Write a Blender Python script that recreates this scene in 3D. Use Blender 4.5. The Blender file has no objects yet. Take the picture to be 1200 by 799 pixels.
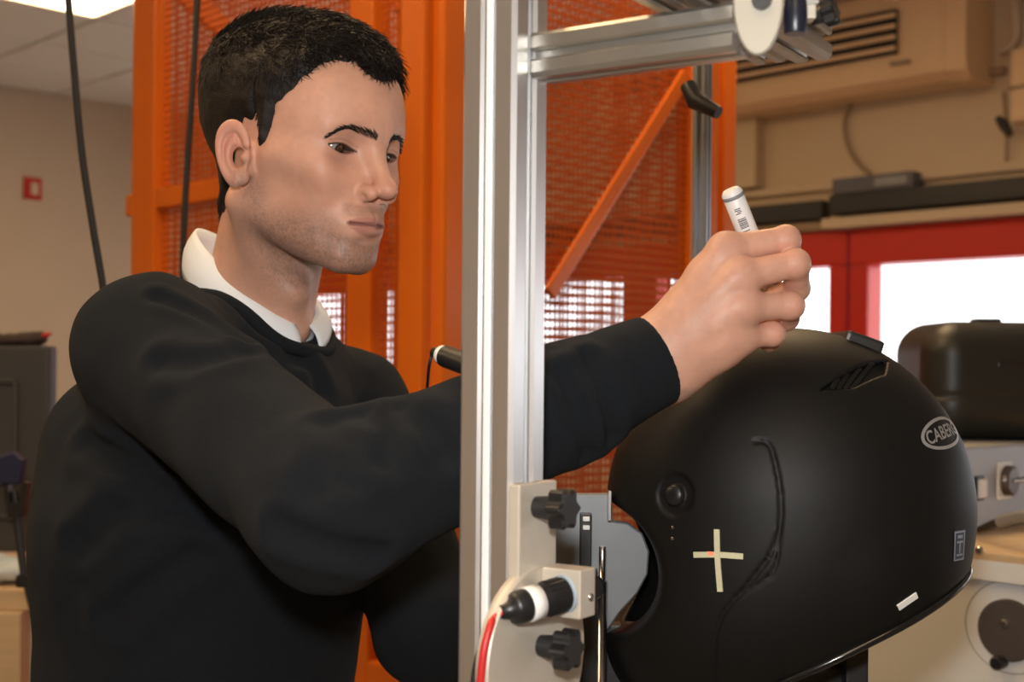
import bpy, bmesh, math, random
import numpy as np
from mathutils import Vector, Matrix
random.seed(7); np.random.seed(7)
SC = bpy.context.scene
COL = SC.collection
# ------------------------------------------------------------------ camera
FPX = 1500.0; CX, CY = 600.0, 430.0
CAMZ = 1.45
ROLL = math.radians(0.55)
RV = np.array([math.cos(ROLL), 0, math.sin(ROLL)])
UV = np.array([-math.sin(ROLL), 0, math.cos(ROLL)])
FV = np.array([0, 1.0, 0])
CAM = np.array([0, 0, CAMZ])
cd = bpy.data.cameras.new('camera'); cam = bpy.data.objects.new('camera', cd); COL.objects.link(cam)
cd.sensor_width = 36.0; cd.lens = 36.0 * FPX / 1200.0
cd.shift_y = (CY - 399.5) / 1200.0
cd.clip_start = 0.05
cam.matrix_world = Matrix(((RV[0], UV[0], -FV[0], 0), (RV[1], UV[1], -FV[1], 0), (RV[2], UV[2], -FV[2], CAMZ), (0, 0, 0, 1)))
cd.dof.use_dof = True; cd.dof.focus_distance = 1.1; cd.dof.aperture_fstop = 7.0
SC.camera = cam
# ------------------------------------------------------------------ world, flash, exposure
w = bpy.data.worlds.new('world'); SC.world = w; w.use_nodes = True
w.node_tree.nodes['Background'].inputs[0].default_value = (0.95, 0.98, 1.0, 1)
w.node_tree.nodes['Background'].inputs[1].default_value = 3.0
fl = bpy.data.lights.new('camera_flash', 'AREA'); fl.shape = 'DISK'; fl.size = 0.07; fl.energy = 9.3
fl.color = (1.0, 0.98, 0.955)
flo = bpy.data.objects.new('camera_flash', fl); COL.objects.link(flo)
flo.location = (-0.02, -0.02, CAMZ + 0.13); flo.rotation_euler = (math.radians(88), 0, 0)
vs = SC.view_settings
vs.view_transform = 'Standard'; vs.look = 'None'; vs.gamma = 1.0; vs.use_curve_mapping = False
vs.exposure = 0.0

# ------------------------------------------------------------------ helpers
def P(px, py, d):
    """world point that lies d metres deep under a pixel of the 1200x799 frame"""
    return CAM + RV * ((px - CX) / FPX * d) + UV * ((CY - py) / FPX * d) + FV * d

def nn(v):
    v = np.asarray(v, float); return v / np.linalg.norm(v)

def mat(name, col, rough=0.5, metal=0.0, var=0.08, scale=20.0, bump=0.0, bscale=None, spec=0.5, sheen=0.0, emis=None, estr=0.0, coat=0.0, col2=None, stretch=None):
    m = bpy.data.materials.new(name); m.use_nodes = True
    nt = m.node_tree; b = nt.nodes['Principled BSDF']
    tc = nt.nodes.new('ShaderNodeTexCoord')
    src = tc.outputs['Object']
    if stretch:
        mp = nt.nodes.new('ShaderNodeMapping'); mp.inputs['Scale'].default_value = stretch
        nt.links.new(src, mp.inputs[0]); src = mp.outputs[0]
    n = nt.nodes.new('ShaderNodeTexNoise'); n.inputs['Scale'].default_value = scale; n.inputs['Detail'].default_value = 4
    nt.links.new(src, n.inputs['Vector'])
    mx = nt.nodes.new('ShaderNodeMix'); mx.data_type = 'RGBA'
    c = np.array(col[:3]); c2 = np.array(col2[:3]) if col2 is not None else c * (1 + var)
    mx.inputs[6].default_value = (*(c * (1 - var)), 1); mx.inputs[7].default_value = (*np.minimum(c2, 1), 1)
    nt.links.new(n.outputs['Fac'], mx.inputs[0]); nt.links.new(mx.outputs[2], b.inputs['Base Color'])
    b.inputs['Roughness'].default_value = rough; b.inputs['Metallic'].default_value = metal
    b.inputs['Specular IOR Level'].default_value = spec
    if sheen:
        b.inputs['Sheen Weight'].default_value = sheen; b.inputs['Sheen Roughness'].default_value = 0.5
    if coat: b.inputs['Coat Weight'].default_value = coat
    if emis is not None:
        b.inputs['Emission Color'].default_value = (*emis, 1); b.inputs['Emission Strength'].default_value = estr
    if bump:
        n2 = nt.nodes.new('ShaderNodeTexNoise'); n2.inputs['Scale'].default_value = bscale or scale; n2.inputs['Detail'].default_value = 3
        nt.links.new(src, n2.inputs['Vector'])
        bp = nt.nodes.new('ShaderNodeBump'); bp.inputs['Strength'].default_value = bump; bp.inputs['Distance'].default_value = 0.002
        nt.links.new(n2.outputs['Fac'], bp.inputs['Height']); nt.links.new(bp.outputs[0], b.inputs['Normal'])
    return m

def attr_mat(name, rough=0.5, sss=0.0, spec=0.4, bump=0.0, bscale=400, sheen=0.0):
    m = bpy.data.materials.new(name); m.use_nodes = True
    nt = m.node_tree; b = nt.nodes['Principled BSDF']
    a = nt.nodes.new('ShaderNodeAttribute'); a.attribute_name = 'Col'
    nt.links.new(a.outputs['Color'], b.inputs['Base Color'])
    b.inputs['Roughness'].default_value = rough; b.inputs['Specular IOR Level'].default_value = spec
    if sheen: b.inputs['Sheen Weight'].default_value = sheen
    if sss:
        b.inputs['Subsurface Weight'].default_value = sss
        b.inputs['Subsurface Radius'].default_value = (1.0, 0.35, 0.2); b.inputs['Subsurface Scale'].default_value = 0.004
    if bump:
        tc = nt.nodes.new('ShaderNodeTexCoord')
        n2 = nt.nodes.new('ShaderNodeTexNoise'); n2.inputs['Scale'].default_value = bscale; n2.inputs['Detail'].default_value = 3
        nt.links.new(tc.outputs['Object'], n2.inputs['Vector'])
        bp = nt.nodes.new('ShaderNodeBump'); bp.inputs['Strength'].default_value = bump; bp.inputs['Distance'].default_value = 0.001
        nt.links.new(n2.outputs['Fac'], bp.inputs['Height']); nt.links.new(bp.outputs[0], b.inputs['Normal'])
    return m

class MB:
    """collects shapes (world coordinates) for ONE mesh object"""
    def __init__(s): s.v = []; s.f = []; s.sm = []
    def add(s, v, f, smooth=False):
        o = len(s.v); s.v += [tuple(map(float, q)) for q in v]
        s.f += [tuple(i + o for i in q) for q in f]; s.sm += [smooth] * len(f); return s
    def box(s, c, size, ax=None, bev=0.0):
        """box at centre c; ax = rows of axes"""
        A = np.eye(3) if ax is None else np.array([nn(a) for a in ax])
        c = np.asarray(c, float); h = np.asarray(size, float) / 2
        if bev <= 0:
            v = []
            for i in (-1, 1):
                for j in (-1, 1):
                    for k in (-1, 1): v.append(c + A[0] * i * h[0] + A[1] * j * h[1] + A[2] * k * h[2])
            f = [(0, 1, 3, 2), (4, 6, 7, 5), (0, 4, 5, 1), (2, 3, 7, 6), (0, 2, 6, 4), (1, 5, 7, 3)]
            if np.linalg.det(A) < 0: f = [q[::-1] for q in f]
            return s.add(v, f)
        bm = bmesh.new(); bmesh.ops.create_cube(bm, size=1.0)
        for q in bm.verts: q.co = Vector((q.co.x * size[0], q.co.y * size[1], q.co.z * size[2]))
        bmesh.ops.bevel(bm, geom=list(bm.edges), offset=min(bev, min(size) * 0.49), segments=2, affect='EDGES', profile=0.6)
        bm.verts.ensure_lookup_table()
        v = [c + A[0] * q.co.x + A[1] * q.co.y + A[2] * q.co.z for q in bm.verts]
        f = [tuple(x.index for x in q.verts) for q in bm.faces]
        if np.linalg.det(A) < 0: f = [q[::-1] for q in f]
        bm.free(); return s.add(v, f)
    def prism(s, pts, depth, o=(0, 0, 0), ax=None, bev=0.0, smooth=False):
        """polygon pts (2D on axes 0 and 1), extruded by depth along axis 2, centred"""
        A = np.eye(3) if ax is None else np.array([nn(a) for a in ax]); o = np.asarray(o, float)
        n = len(pts); area = sum(pts[i][0] * pts[(i + 1) % n][1] - pts[(i + 1) % n][0] * pts[i][1] for i in range(n))
        if area < 0: pts = pts[::-1]
        rings = [(-depth / 2, 0), (depth / 2, 0)] if bev <= 0 else [(-depth / 2, bev), (-depth / 2 + bev, 0), (depth / 2 - bev, 0), (depth / 2, bev)]
        pts = np.array(pts, float); v = []
        nx = np.roll(pts, -1, 0) - pts; nx = np.stack([nx[:, 1], -nx[:, 0]], 1); nx /= np.linalg.norm(nx, axis=1, keepdims=True) + 1e-9
        vn = nx + np.roll(nx, 1, 0); vn /= np.linalg.norm(vn, axis=1, keepdims=True) + 1e-9
        for z, b in rings:
            for q, m in zip(pts, vn): r = q - m * b; v.append(o + A[0] * r[0] + A[1] * r[1] + A[2] * z)
        f = []; R = len(rings)
        for k in range(R - 1):
            for i in range(n):
                j = (i + 1) % n; f.append((k * n + i, k * n + j, (k + 1) * n + j, (k + 1) * n + i))
        f.append(tuple(range(n))[::-1]); f.append(tuple((R - 1) * n + i for i in range(n)))
        if np.linalg.det(A) < 0: f = [q[::-1] for q in f]
        return s.add(v, f, smooth)
    def cyl(s, a, b, r1, r2=None, n=24, cap=True):
        return s.lathe(a, nn(np.asarray(b, float) - a), [(0, r1), (np.linalg.norm(np.asarray(b, float) - a), r1 if r2 is None else r2)], n, cap)
    def lathe(s, o, ax, prof, n=24, cap=True):
        """prof: (height, radius) pairs along axis"""
        o = np.asarray(o, float); ax = nn(ax); t = np.array([0, 0, 1.0]) if abs(ax[2]) < 0.9 else np.array([1.0, 0, 0])
        e1 = nn(np.cross(t, ax)); e2 = np.cross(ax, e1); v = []; f = []
        for h, r in prof:
            for i in range(n):
                a = 2 * math.pi * i / n; v.append(o + ax * h + (e1 * math.cos(a) + e2 * math.sin(a)) * r)
        for k in range(len(prof) - 1):
            for i in range(n):
                j = (i + 1) % n; f.append((k * n + i, k * n + j, (k + 1) * n + j, (k + 1) * n + i))
        s.add(v, f, True)
        if cap:
            q = len(prof) - 1
            s.add(v[:n], [tuple(range(n))[::-1]]); s.add(v[q * n:], [tuple(range(n))])
        return s
    def tube(s, pts, r, n=8, closed=False):
        pts = [np.asarray(p, float) for p in pts]; m = len(pts); v = []; f = []
        rs = r if hasattr(r, '__len__') else [r] * m
        prev = None
        for i, p in enumerate(pts):
            if closed: t = pts[(i + 1) % m] - pts[i - 1]
            else: t = pts[min(i + 1, m - 1)] - pts[max(i - 1, 0)]
            t = nn(t + 1e-12)
            u = prev if prev is not None else (np.array([0, 0, 1.0]) if abs(t[2]) < 0.9 else np.array([1.0, 0, 0]))
            u = nn(u - t * np.dot(u, t)); prev = u; w_ = np.cross(t, u)
            for k in range(n):
                a = 2 * math.pi * k / n; v.append(p + (u * math.cos(a) + w_ * math.sin(a)) * rs[i])
        for i in range(m if closed else m - 1):
            for k in range(n):
                j = (k + 1) % n; i2 = (i + 1) % m
                f.append((i * n + k, i * n + j, i2 * n + j, i2 * n + k))
        s.add(v, f, True)
        if not closed:
            s.add(v[:n], [tuple(range(n))[::-1]]); s.add(v[-n:], [tuple(range(n))])
        return s
    def build(s, name, m, parent=None, label=None):
        me = bpy.data.meshes.new(name)
        off = np.zeros(3) if parent is None else np.array(parent['_o'])
        v = np.array(s.v)
        if parent is None:
            off = np.array([(v[:, 0].min() + v[:, 0].max()) / 2, (v[:, 1].min() + v[:, 1].max()) / 2, v[:, 2].min()])
        me.from_pydata((v - off).tolist(), [], s.f); me.polygons.foreach_set('use_smooth', s.sm); me.update()
        me.materials.append(m)
        o = bpy.data.objects.new(name, me); COL.objects.link(o)
        if parent is None: o.location = off; o['_o'] = off.tolist()
        else: o.parent = parent; o['_o'] = off.tolist()
        if label: o['label'] = label
        return o

def npmesh(name, V, F, m, parent=None, cols=None, smooth=True):
    me = bpy.data.meshes.new(name); off = np.array(parent['_o']) if parent is not None else np.zeros(3)
    V = (V - off).astype(np.float32); nf = len(F); k = F.shape[1]
    me.vertices.add(len(V)); me.vertices.foreach_set('co', V.ravel())
    me.loops.add(nf * k); me.loops.foreach_set('vertex_index', F.astype(np.int32).ravel())
    me.polygons.add(nf); me.polygons.foreach_set('loop_start', (np.arange(nf) * k).astype(np.int32))
    me.polygons.foreach_set('use_smooth', np.full(nf, smooth)); me.update(calc_edges=True)
    if cols is not None:
        ca = me.color_attributes.new('Col', 'FLOAT_COLOR', 'POINT')
        ca.data.foreach_set('color', np.concatenate([cols, np.ones((len(cols), 1))], 1).astype(np.float32).ravel())
    me.materials.append(m)
    o = bpy.data.objects.new(name, me); COL.objects.link(o)
    if parent is not None: o.parent = parent
    o['_o'] = off.tolist(); return o

def thing(name, label, cat, loc, group=None):
    o = bpy.data.objects.new(name, None); COL.objects.link(o); o.empty_display_size = 0.05
    o.location = tuple(map(float, loc)); o['_o'] = [float(x) for x in loc]
    return tag(o, label, cat, group)
def tag(o, label, cat, group=None):
    o['label'] = label; o['category'] = cat
    if group: o['group'] = group
    return o
def struct(o): o['kind'] = 'structure'; return o

# ---- signed distance fields, meshed by sparse surface nets
def smin(a, b, k):
    h = np.clip(0.5 + 0.5 * (b - a) / k, 0, 1); return b + (a - b) * h - k * h * (1 - h)
def smax(a, b, k): return -smin(-a, -b, k)
def sph(p, c, r): return np.linalg.norm(p - np.asarray(c, np.float32), axis=1) - r
def ell(p, c, r, R=None):
    q = p - np.asarray(c, np.float32)
    if R is not None: q = q @ np.asarray(R, np.float32).T
    r = np.asarray(r, np.float32); k0 = np.linalg.norm(q / r, axis=1); k1 = np.linalg.norm(q / (r * r), axis=1) + 1e-9
    return np.where(k0 < 1e-3, -r.min(), k0 * (k0 - 1) / k1)
def cone(p, a, b, r1, r2=None):
    a = np.asarray(a, np.float32); b = np.asarray(b, np.float32); ba = b - a; r2 = r1 if r2 is None else r2
    t = np.clip((p - a) @ ba / (ba @ ba), 0, 1)
    return np.linalg.norm(p - a - t[:, None] * ba, axis=1) - (r1 + (r2 - r1) * t)
def sstep(a, b, x):
    t = np.clip((x - a) / (b - a), 0, 1); return t * t * (3 - 2 * t)
def vnoise(p, s, seed=0):
    """smooth value noise in -1..1"""
    q = p * s; i = np.floor(q).astype(np.int64); f = q - i; f = f * f * (3 - 2 * f); r = 0
    for dx in (0, 1):
        for dy in (0, 1):
            for dz in (0, 1):
                h = (i[:, 0] + dx) * 374761393 + (i[:, 1] + dy) * 668265263 + (i[:, 2] + dz) * 2147483647 + seed * 974711
                h = (h ^ (h >> 13)) * 1274126177; h = (h ^ (h >> 16)) & 0xffff
                wgt = (f[:, 0] if dx else 1 - f[:, 0]) * (f[:, 1] if dy else 1 - f[:, 1]) * (f[:, 2] if dz else 1 - f[:, 2])
                r = r + wgt * (h / 32767.5 - 1)
    return r

def nets(sdf, lo, hi, h, relax=1, keep=None, slack=1.25):
    lo = np.asarray(lo, np.float64); hi = np.asarray(hi, np.float64)
    L = 4; s0 = h * 2 ** L
    n = np.ceil((hi - lo) / s0).astype(int)
    g = np.stack(np.meshgrid(*[np.arange(k) for k in n], indexing='ij'), -1).reshape(-1, 3)
    ev = lambda x: sdf(x.astype(np.float32))
    for lev in range(L, -1, -1):
        s = h * 2 ** lev
        d = ev(lo + (g + 0.5) * s)
        g = g[np.abs(d) < s * (slack if lev else 1.6)]
        if lev:
            o = np.array([[i, j, k] for i in (0, 1) for j in (0, 1) for k in (0, 1)])
            g = (g[:, None] * 2 + o).reshape(-1, 3)
    M = 1 << 20
    key = lambda q: (q[..., 0] + 4) * M * M + (q[..., 1] + 4) * M + q[..., 2] + 4
    o = np.array([[i, j, k] for i in (0, 1) for j in (0, 1) for k in (0, 1)])
    cor = g[:, None] + o; kc = key(cor); uk, idx, inv = np.unique(kc.ravel(), return_index=True, return_inverse=True)
    cv = ev(lo + cor.reshape(-1, 3)[idx] * h); D = cv[inv].reshape(-1, 8)
    act = (D.min(1) < 0) & (D.max(1) >= 0); g = g[act]; D = D[act]
    ed = [(a, b) for a in range(8) for b in range(a + 1, 8) if bin(a ^ b).count('1') == 1]
    S = np.zeros((len(g), 3)); C = np.zeros(len(g))
    for a, b in ed:
        m = (D[:, a] < 0) != (D[:, b] < 0); t = D[:, a] / (D[:, a] - D[:, b] + 1e-20)
        S += np.where(m[:, None], o[a] + t[:, None] * (o[b] - o[a]), 0); C += m
    V = lo + (g + S / C[:, None]) * h
    ck = key(g); od = np.argsort(ck); g = g[od]; D = D[od]; V = V[od]; ck = ck[od]
    def find(q):
        k = key(q); i = np.searchsorted(ck, k); i = np.minimum(i, len(ck) - 1); return np.where(ck[i] == k, i, -1)
    F = []
    for a in range(3):
        b, c = (a + 1) % 3, (a + 2) % 3; bit = 1 << (2 - a)
        m = (D[:, 0] < 0) != (D[:, bit] < 0); q = g[m]; s = D[m, 0] < 0
        eb = np.zeros(3, int); eb[b] = 1; ec = np.zeros(3, int); ec[c] = 1
        i0 = np.where(m)[0]; i1 = find(q - eb); i2 = find(q - eb - ec); i3 = find(q - ec)
        ok = (i1 >= 0) & (i2 >= 0) & (i3 >= 0)
        Q = np.stack([i0, i1, i2, i3], 1); Q = np.where(s[:, None], Q, Q[:, ::-1]); F.append(Q[ok])
    F = np.concatenate(F)
    for _ in range(relax):
        A = np.zeros_like(V); c = np.zeros(len(V))
        for k in range(4):
            np.add.at(A, F[:, k], V[F[:, (k + 1) % 4]] + V[F[:, (k - 1) % 4]]); np.add.at(c, F[:, k], 2)
        mm = c > 0; V2 = V.copy(); V2[mm] = V[mm] * 0.4 + 0.6 * A[mm] / c[mm, None]
        e = h * 0.5; d0 = ev(V2); G = np.stack([ev(V2 + np.eye(3)[k] * e) - ev(V2 - np.eye(3)[k] * e) for k in range(3)], 1) / (2 * e)
        G2 = (G * G).sum(1, keepdims=True); st = np.clip(d0[:, None] / (G2 + 0.05), -h, h) * G; V = V2 - st
    if keep is not None:
        kv = keep(V); F = F[kv[F].all(1)]
    used = np.zeros(len(V), bool); used[F.ravel()] = True; mp = np.cumsum(used) - 1
    return V[used], mp[F]

def march(sdf, o, d, t0=0.3, t1=3.0, it=80):
    o = np.atleast_2d(o); d = np.atleast_2d(d); t = np.full(len(d), t0)
    for _ in range(it):
        s = sdf((o + d * t[:, None]).astype(np.float32)); t = t + np.clip(s, -0.02, 0.05) * 0.8
    return o + d * t[:, None]
def pix_on(sdf, pts):
    """points of a surface seen under pixels"""
    d = np.array([nn(P(x, y, 1.0) - CAM) for x, y in pts]); return march(sdf, np.repeat(CAM[None], len(d), 0), d)
def grad(sdf, p, e=1e-3):
    p = np.atleast_2d(p)
    g = np.stack([sdf((p + np.eye(3)[k] * e).astype(np.float32)) - sdf((p - np.eye(3)[k] * e).astype(np.float32)) for k in range(3)], 1)
    return g / (np.linalg.norm(g, axis=1, keepdims=True) + 1e-9)
def bez(pts, n=24):
    """catmull-rom through points"""
    p = [np.asarray(q, float) for q in pts]; p = [2 * p[0] - p[1]] + p + [2 * p[-1] - p[-2]]; out = []
    m = len(p) - 3
    for i in range(m):
        k = max(2, n // m)
        for j in range(k):
            t = j / k; a, b, c, d = p[i:i + 4]
            out.append(0.5 * (2 * b + (c - a) * t + (2 * a - 5 * b + 4 * c - d) * t * t + (3 * b - a - 3 * c + d) * t ** 3))
    out.append(p[-2]); return out
# ------------------------------------------------------------------ materials
M_wall = mat('wall_paint', (0.58, 0.48, 0.365), 0.8, var=0.05, scale=3)
M_wallr = mat('window_wall_paint', (0.62, 0.50, 0.345), 0.8, var=0.05, scale=3)
M_ceil = mat('ceiling_tile', (0.80, 0.76, 0.68), 0.9, var=0.04, scale=60, bump=0.2, bscale=200)
M_grid = mat('ceiling_grid', (0.60, 0.55, 0.46), 0.6)
M_floor = mat('floor_vinyl', (0.30, 0.28, 0.25), 0.5, var=0.15, scale=8)
M_red = mat('red_window_frame', (0.56, 0.020, 0.008), 0.4, var=0.06)
M_orange = mat('orange_powder_coat', (0.68, 0.142, 0.006), 0.32, var=0.06, scale=9, spec=0.5)
M_orange2 = mat('orange_mesh_paint', (0.46, 0.085, 0.006), 0.6, var=0.10, scale=15, spec=0.2)
M_black = mat('black_plastic', (0.012, 0.012, 0.013), 0.38, var=0.2)
M_blackm = mat('black_metal', (0.016, 0.016, 0.018), 0.5, var=0.2)
M_cable = mat('cable_rubber', (0.008, 0.008, 0.009), 0.6)
M_alu = mat('anodised_aluminium', (0.78, 0.78, 0.78), 0.33, metal=0.93, var=0.05, scale=6, stretch=(60, 60, 1))
M_aluslot = mat('aluminium_slot', (0.52, 0.52, 0.53), 0.45, metal=1.0)
M_cream = mat('bare_aluminium_plate', (0.62, 0.56, 0.47), 0.45, metal=0.3, var=0.04, scale=60, bump=0.05, bscale=300)
M_steel = mat('steel', (0.62, 0.62, 0.62), 0.25, metal=1.0)
M_greyplate = mat('grey_painted_plate', (0.23, 0.24, 0.25), 0.42, metal=0.3, var=0.12, scale=25)
M_ac = mat('beige_plastic', (0.76, 0.54, 0.32), 0.5, var=0.03)
M_dark = mat('dark_recess', (0.02, 0.016, 0.012), 0.7)
M_brownrail = mat('brown_rail', (0.34, 0.24, 0.15), 0.6)
M_machine = mat('grey_machine_paint', (0.70, 0.71, 0.71), 0.5, var=0.04, scale=12)
M_wood = mat('pale_wood', (0.55, 0.40, 0.24), 0.55, var=0.15, scale=8, stretch=(1, 8, 8))
M_mon = mat('charcoal_plastic', (0.040, 0.042, 0.047), 0.55)
M_white = mat('white_plastic', (0.82, 0.82, 0.80), 0.4)
M_cloth_blue = mat('blue_plastic', (0.20, 0.45, 0.72), 0.5)
M_redcab = mat('red_cable', (0.55, 0.02, 0.02), 0.4)
M_lamp = mat('lamp_diffuser', (0.9, 0.9, 0.85), 0.5, emis=(1.0, 0.68, 0.36), estr=11.5)

# ------------------------------------------------------------------ the room (turned 45 degrees)
C0 = np.array([-1.67, 8.34]); EA = np.array([0.70711, -0.70711]); EB = np.array([-0.70711, -0.70711])
A3 = np.array([*EA, 0]); B3 = np.array([*EB, 0]); Z3 = np.array([0, 0, 1.0])
def W(u, v, z): q = C0 + EA * u + EB * v; return np.array([q[0], q[1], z])
RU, RVV, RH = 10.0, 8.4, 3.0
def wbox(mb, u0, u1, v0, v1, z0, z1, bev=0): return mb.box(W((u0 + u1) / 2, (v0 + v1) / 2, (z0 + z1) / 2), (u1 - u0, v1 - v0, z1 - z0), (A3, B3, Z3), bev)
struct(wbox(MB(), -0.2, RU + 0.2, -0.2, RVV + 0.2, -0.1, 0).build('floor', M_floor))
struct(wbox(MB(), -0.2, 0, -0.2, RVV + 0.2, 0, RH + 0.2).build('wall_left', M_wall))
struct(wbox(MB(), 0, RU, RVV, RVV + 0.2, 0, RH + 0.2).build('wall_back', M_wall))
struct(wbox(MB(), RU, RU + 0.2, -0.2, RVV + 0.2, 0, RH + 0.2).build('wall_far_right', M_wall))
UB = [0.35, 1.03, 2.13, 3.23, 4.33, 5.43, 6.53, 7.63, 8.73, 9.65]
SILL, HEAD = 1.02, 2.03
mb = MB()
wbox(mb, 0, RU, -0.2, 0, 0, SILL); wbox(mb, 0, RU, -0.2, 0, HEAD, RH + 0.2)
wbox(mb, 0, UB[0], -0.2, 0, SILL, HEAD); wbox(mb, UB[-1], RU, -0.2, 0, SILL, HEAD)
struct(mb.build('wall_right', M_wallr))
M_glass = bpy.data.materials.new('window_glass'); M_glass.use_nodes = True
_nt = M_glass.node_tree; _nt.nodes.remove(_nt.nodes['Principled BSDF'])
_t = _nt.nodes.new('ShaderNodeBsdfTransparent'); _g = _nt.nodes.new('ShaderNodeBsdfGlossy'); _g.inputs['Roughness'].default_value = 0.02
_m = _nt.nodes.new('ShaderNodeMixShader'); _m.inputs[0].default_value = 0.06
_nt.links.new(_t.outputs[0], _m.inputs[1]); _nt.links.new(_g.outputs[0], _m.inputs[2]); _nt.links.new(_m.outputs[0], _nt.nodes['Material Output'].inputs[0])
for i in range(len(UB) - 1):
    u0, u1 = UB[i] + 0.006, UB[i + 1] - 0.006; fw = 0.085
    mb = MB()
    wbox(mb, u0, u1, -0.10, 0.02, HEAD - 0.15, HEAD - 0.002, 0.008); wbox(mb, u0, u1, -0.10, 0.02, SILL + 0.002, SILL + 0.09, 0.008)
    wbox(mb, u0, u0 + fw, -0.10, 0.02, SILL + 0.09, HEAD - 0.15, 0.008); wbox(mb, u1 - fw, u1, -0.10, 0.02, SILL + 0.09, HEAD - 0.15, 0.008)
    wf = struct(mb.build('window_%d' % (i + 1), M_red))
    wbox(MB(), u0 + fw - 0.01, u1 - fw + 0.01, -0.045, -0.039, SILL + 0.08, HEAD - 0.14).build('pane', M_glass, wf)
# ceiling: slab, grid and tiles as pieces of it
ceil = struct(wbox(MB(), -0.2, RU + 0.2, -0.2, RVV + 0.2, RH + 0.03, RH + 0.13).build('ceiling', M_grid))
U0, V0, TS = 1.69 - 0.6 * 2, 1.98 - 0.6 * 3, 0.6
lamps = {(2, 3), (2, 4), (8, 3), (8, 4), (5, 8), (5, 9), (11, 8), (11, 9), (8, 6), (8, 7), (5, 3), (5, 4)}
tile_me = None
for i in range(-1, 16):
    for j in range(-1, 14):
        u0, v0 = U0 + TS * i, V0 + TS * j; u1, v1 = min(u0 + TS, RU), min(v0 + TS, RVV); cut = u0 < 0 or v0 < 0 or u0 + TS > RU or v0 + TS > RVV
        u0, v0 = max(u0, 0), max(v0, 0)
        if (i, j) in lamps or u1 - u0 < 0.05 or v1 - v0 < 0.05: continue
        if cut or tile_me is None:
            t = wbox(MB(), u0 + 0.012, u1 - 0.012, v0 + 0.012, v1 - 0.012, RH - 0.006, RH + 0.029, 0.004).build('ceiling_tile', M_ceil, ceil)
            if not cut: tile_me = t.data; tuv = (u0, v0)
        else:
            t = bpy.data.objects.new('ceiling_tile', tile_me); COL.objects.link(t); t.parent = ceil
            dlt = W(u0, v0, 0) - W(tuv[0], tuv[1], 0); t.location = tuple(dlt)
LN = {(2, 3): 'glowing ceiling light panel at the top left above the black cable'}
for (i, j) in sorted(lamps):
    if (i, j - 1) in lamps: continue
    u0, v0 = U0 + TS * i, V0 + TS * j
    t = thing('ceiling_light', LN.get((i, j), 'rectangular ceiling light panel set among the tiles out of view'), 'ceiling light', W(u0 + 0.3, v0 + 0.6, RH - 0.02), 'ceiling light panels')
    mb = MB()
    for a in ((u0 + .01, u0 + .035, v0 + .01, v0 + 1.19), (u0 + .565, u0 + .59, v0 + .01, v0 + 1.19), (u0 + .035, u0 + .565, v0 + .01, v0 + .035), (u0 + .035, u0 + .565, v0 + 1.165, v0 + 1.19)):
        wbox(mb, *a, RH - 0.012, RH + 0.028)
    mb.build('frame', M_white, t)
    wbox(MB(), u0 + .035, u0 + .565, v0 + .035, v0 + 1.165, RH - 0.004, RH + 0.02).build('diffuser', M_lamp, t)

def on_wall(px, py, off=0.0):
    """point on the window wall (v=off) under a pixel"""
    d = P(px, py, 1.0) - CAM; n = np.array([*EB, 0]); o = W(0, off, 0)
    return CAM + d * (np.dot(o - CAM, n) / np.dot(d, n))
def uvz(p): q = p[:2] - C0; return np.dot(q, EA), np.dot(q, EB), p[2]

# ---- air conditioner on the window wall
ul = uvz(on_wall(740, 60))[0]; ur = uvz(on_wall(1165, 60))[0]
acD = 0.24; zb = 2.53; zt = 2.99; uc = (ul + ur) / 2
ac = thing('air_conditioner', 'long beige wall air conditioner with dark grille above the window', 'air conditioner', W(uc, 0.0, zb))
prof = [(0.002, zb), (acD * 0.75, zb + 0.0), (acD * 0.95, zb + 0.03), (acD, zb + 0.09), (acD * 0.97, zt - 0.05), (acD * 0.85, zt), (0.002, zt)]
def cap_prism(mb, u0, u1, rnd):
    # long body with rounded ends: sections that shrink towards the ends
    secs = []
    for k in range(9):
        a = k / 8 * math.pi / 2; secs.append((u0 + rnd * (1 - math.sin(a)), 1 - 0.35 * (1 - math.cos(math.pi / 2 - a)) if k else 0.65))
    secs = secs[::-1]; left = [(u0 + (u0 + rnd - s[0]) * 0 + rnd * (1 - math.sin(k / 8 * math.pi / 2)), 0.72 + 0.28 * math.sin(math.acos(1 - k / 8))) for k, s in enumerate(secs)]
    left = sorted(left); right = [(u0 + u1 - u, s) for u, s in left][::-1]; rings = left + right
    n = len(prof); v = []; f = []; cz = (zb + zt) / 2
    for u, s in rings:
        for (a, z) in prof: v.append(W(u, a * (0.75 + 0.25 * s) if a > 0.01 else a, cz + (z - cz) * (0.8 + 0.2 * s)))
    for k in range(len(rings) - 1):
        for i in range(n): j = (i + 1) % n; f.append((k * n + i, k * n + j, (k + 1) * n + j, (k + 1) * n + i))
    f.append(tuple(range(n))); f.append(tuple((len(rings) - 1) * n + i for i in range(n))[::-1])
    return mb.add(v, f)
cap_prism(MB(), ul, ur, 0.10).build('body', M_ac, ac)
g0, g1 = ul + 0.10, uvz(on_wall(1050, 60, acD))[0]
wbox(MB(), g0, g1, acD - 0.012, acD + 0.004, zb + 0.13, zb + 0.30).build('grille_recess', M_dark, ac)
for k in range(4): wbox(MB(), g0, g1, acD - 0.004, acD + 0.012, zb + 0.142 + k * 0.042, zb + 0.158 + k * 0.042, 0.002).build('louvre', M_ac, ac)
wbox(MB(), ul + 0.06, ur - 0.11, acD - 0.004, acD + 0.010, zt - 0.09, zt - 0.078).build('seam_lip', M_brownrail, ac)
wbox(MB(), ur - 0.30, ur - 0.22, acD - 0.004, acD + 0.006, zb + 0.085, zb + 0.10).build('badge', M_brownrail, ac)
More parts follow.
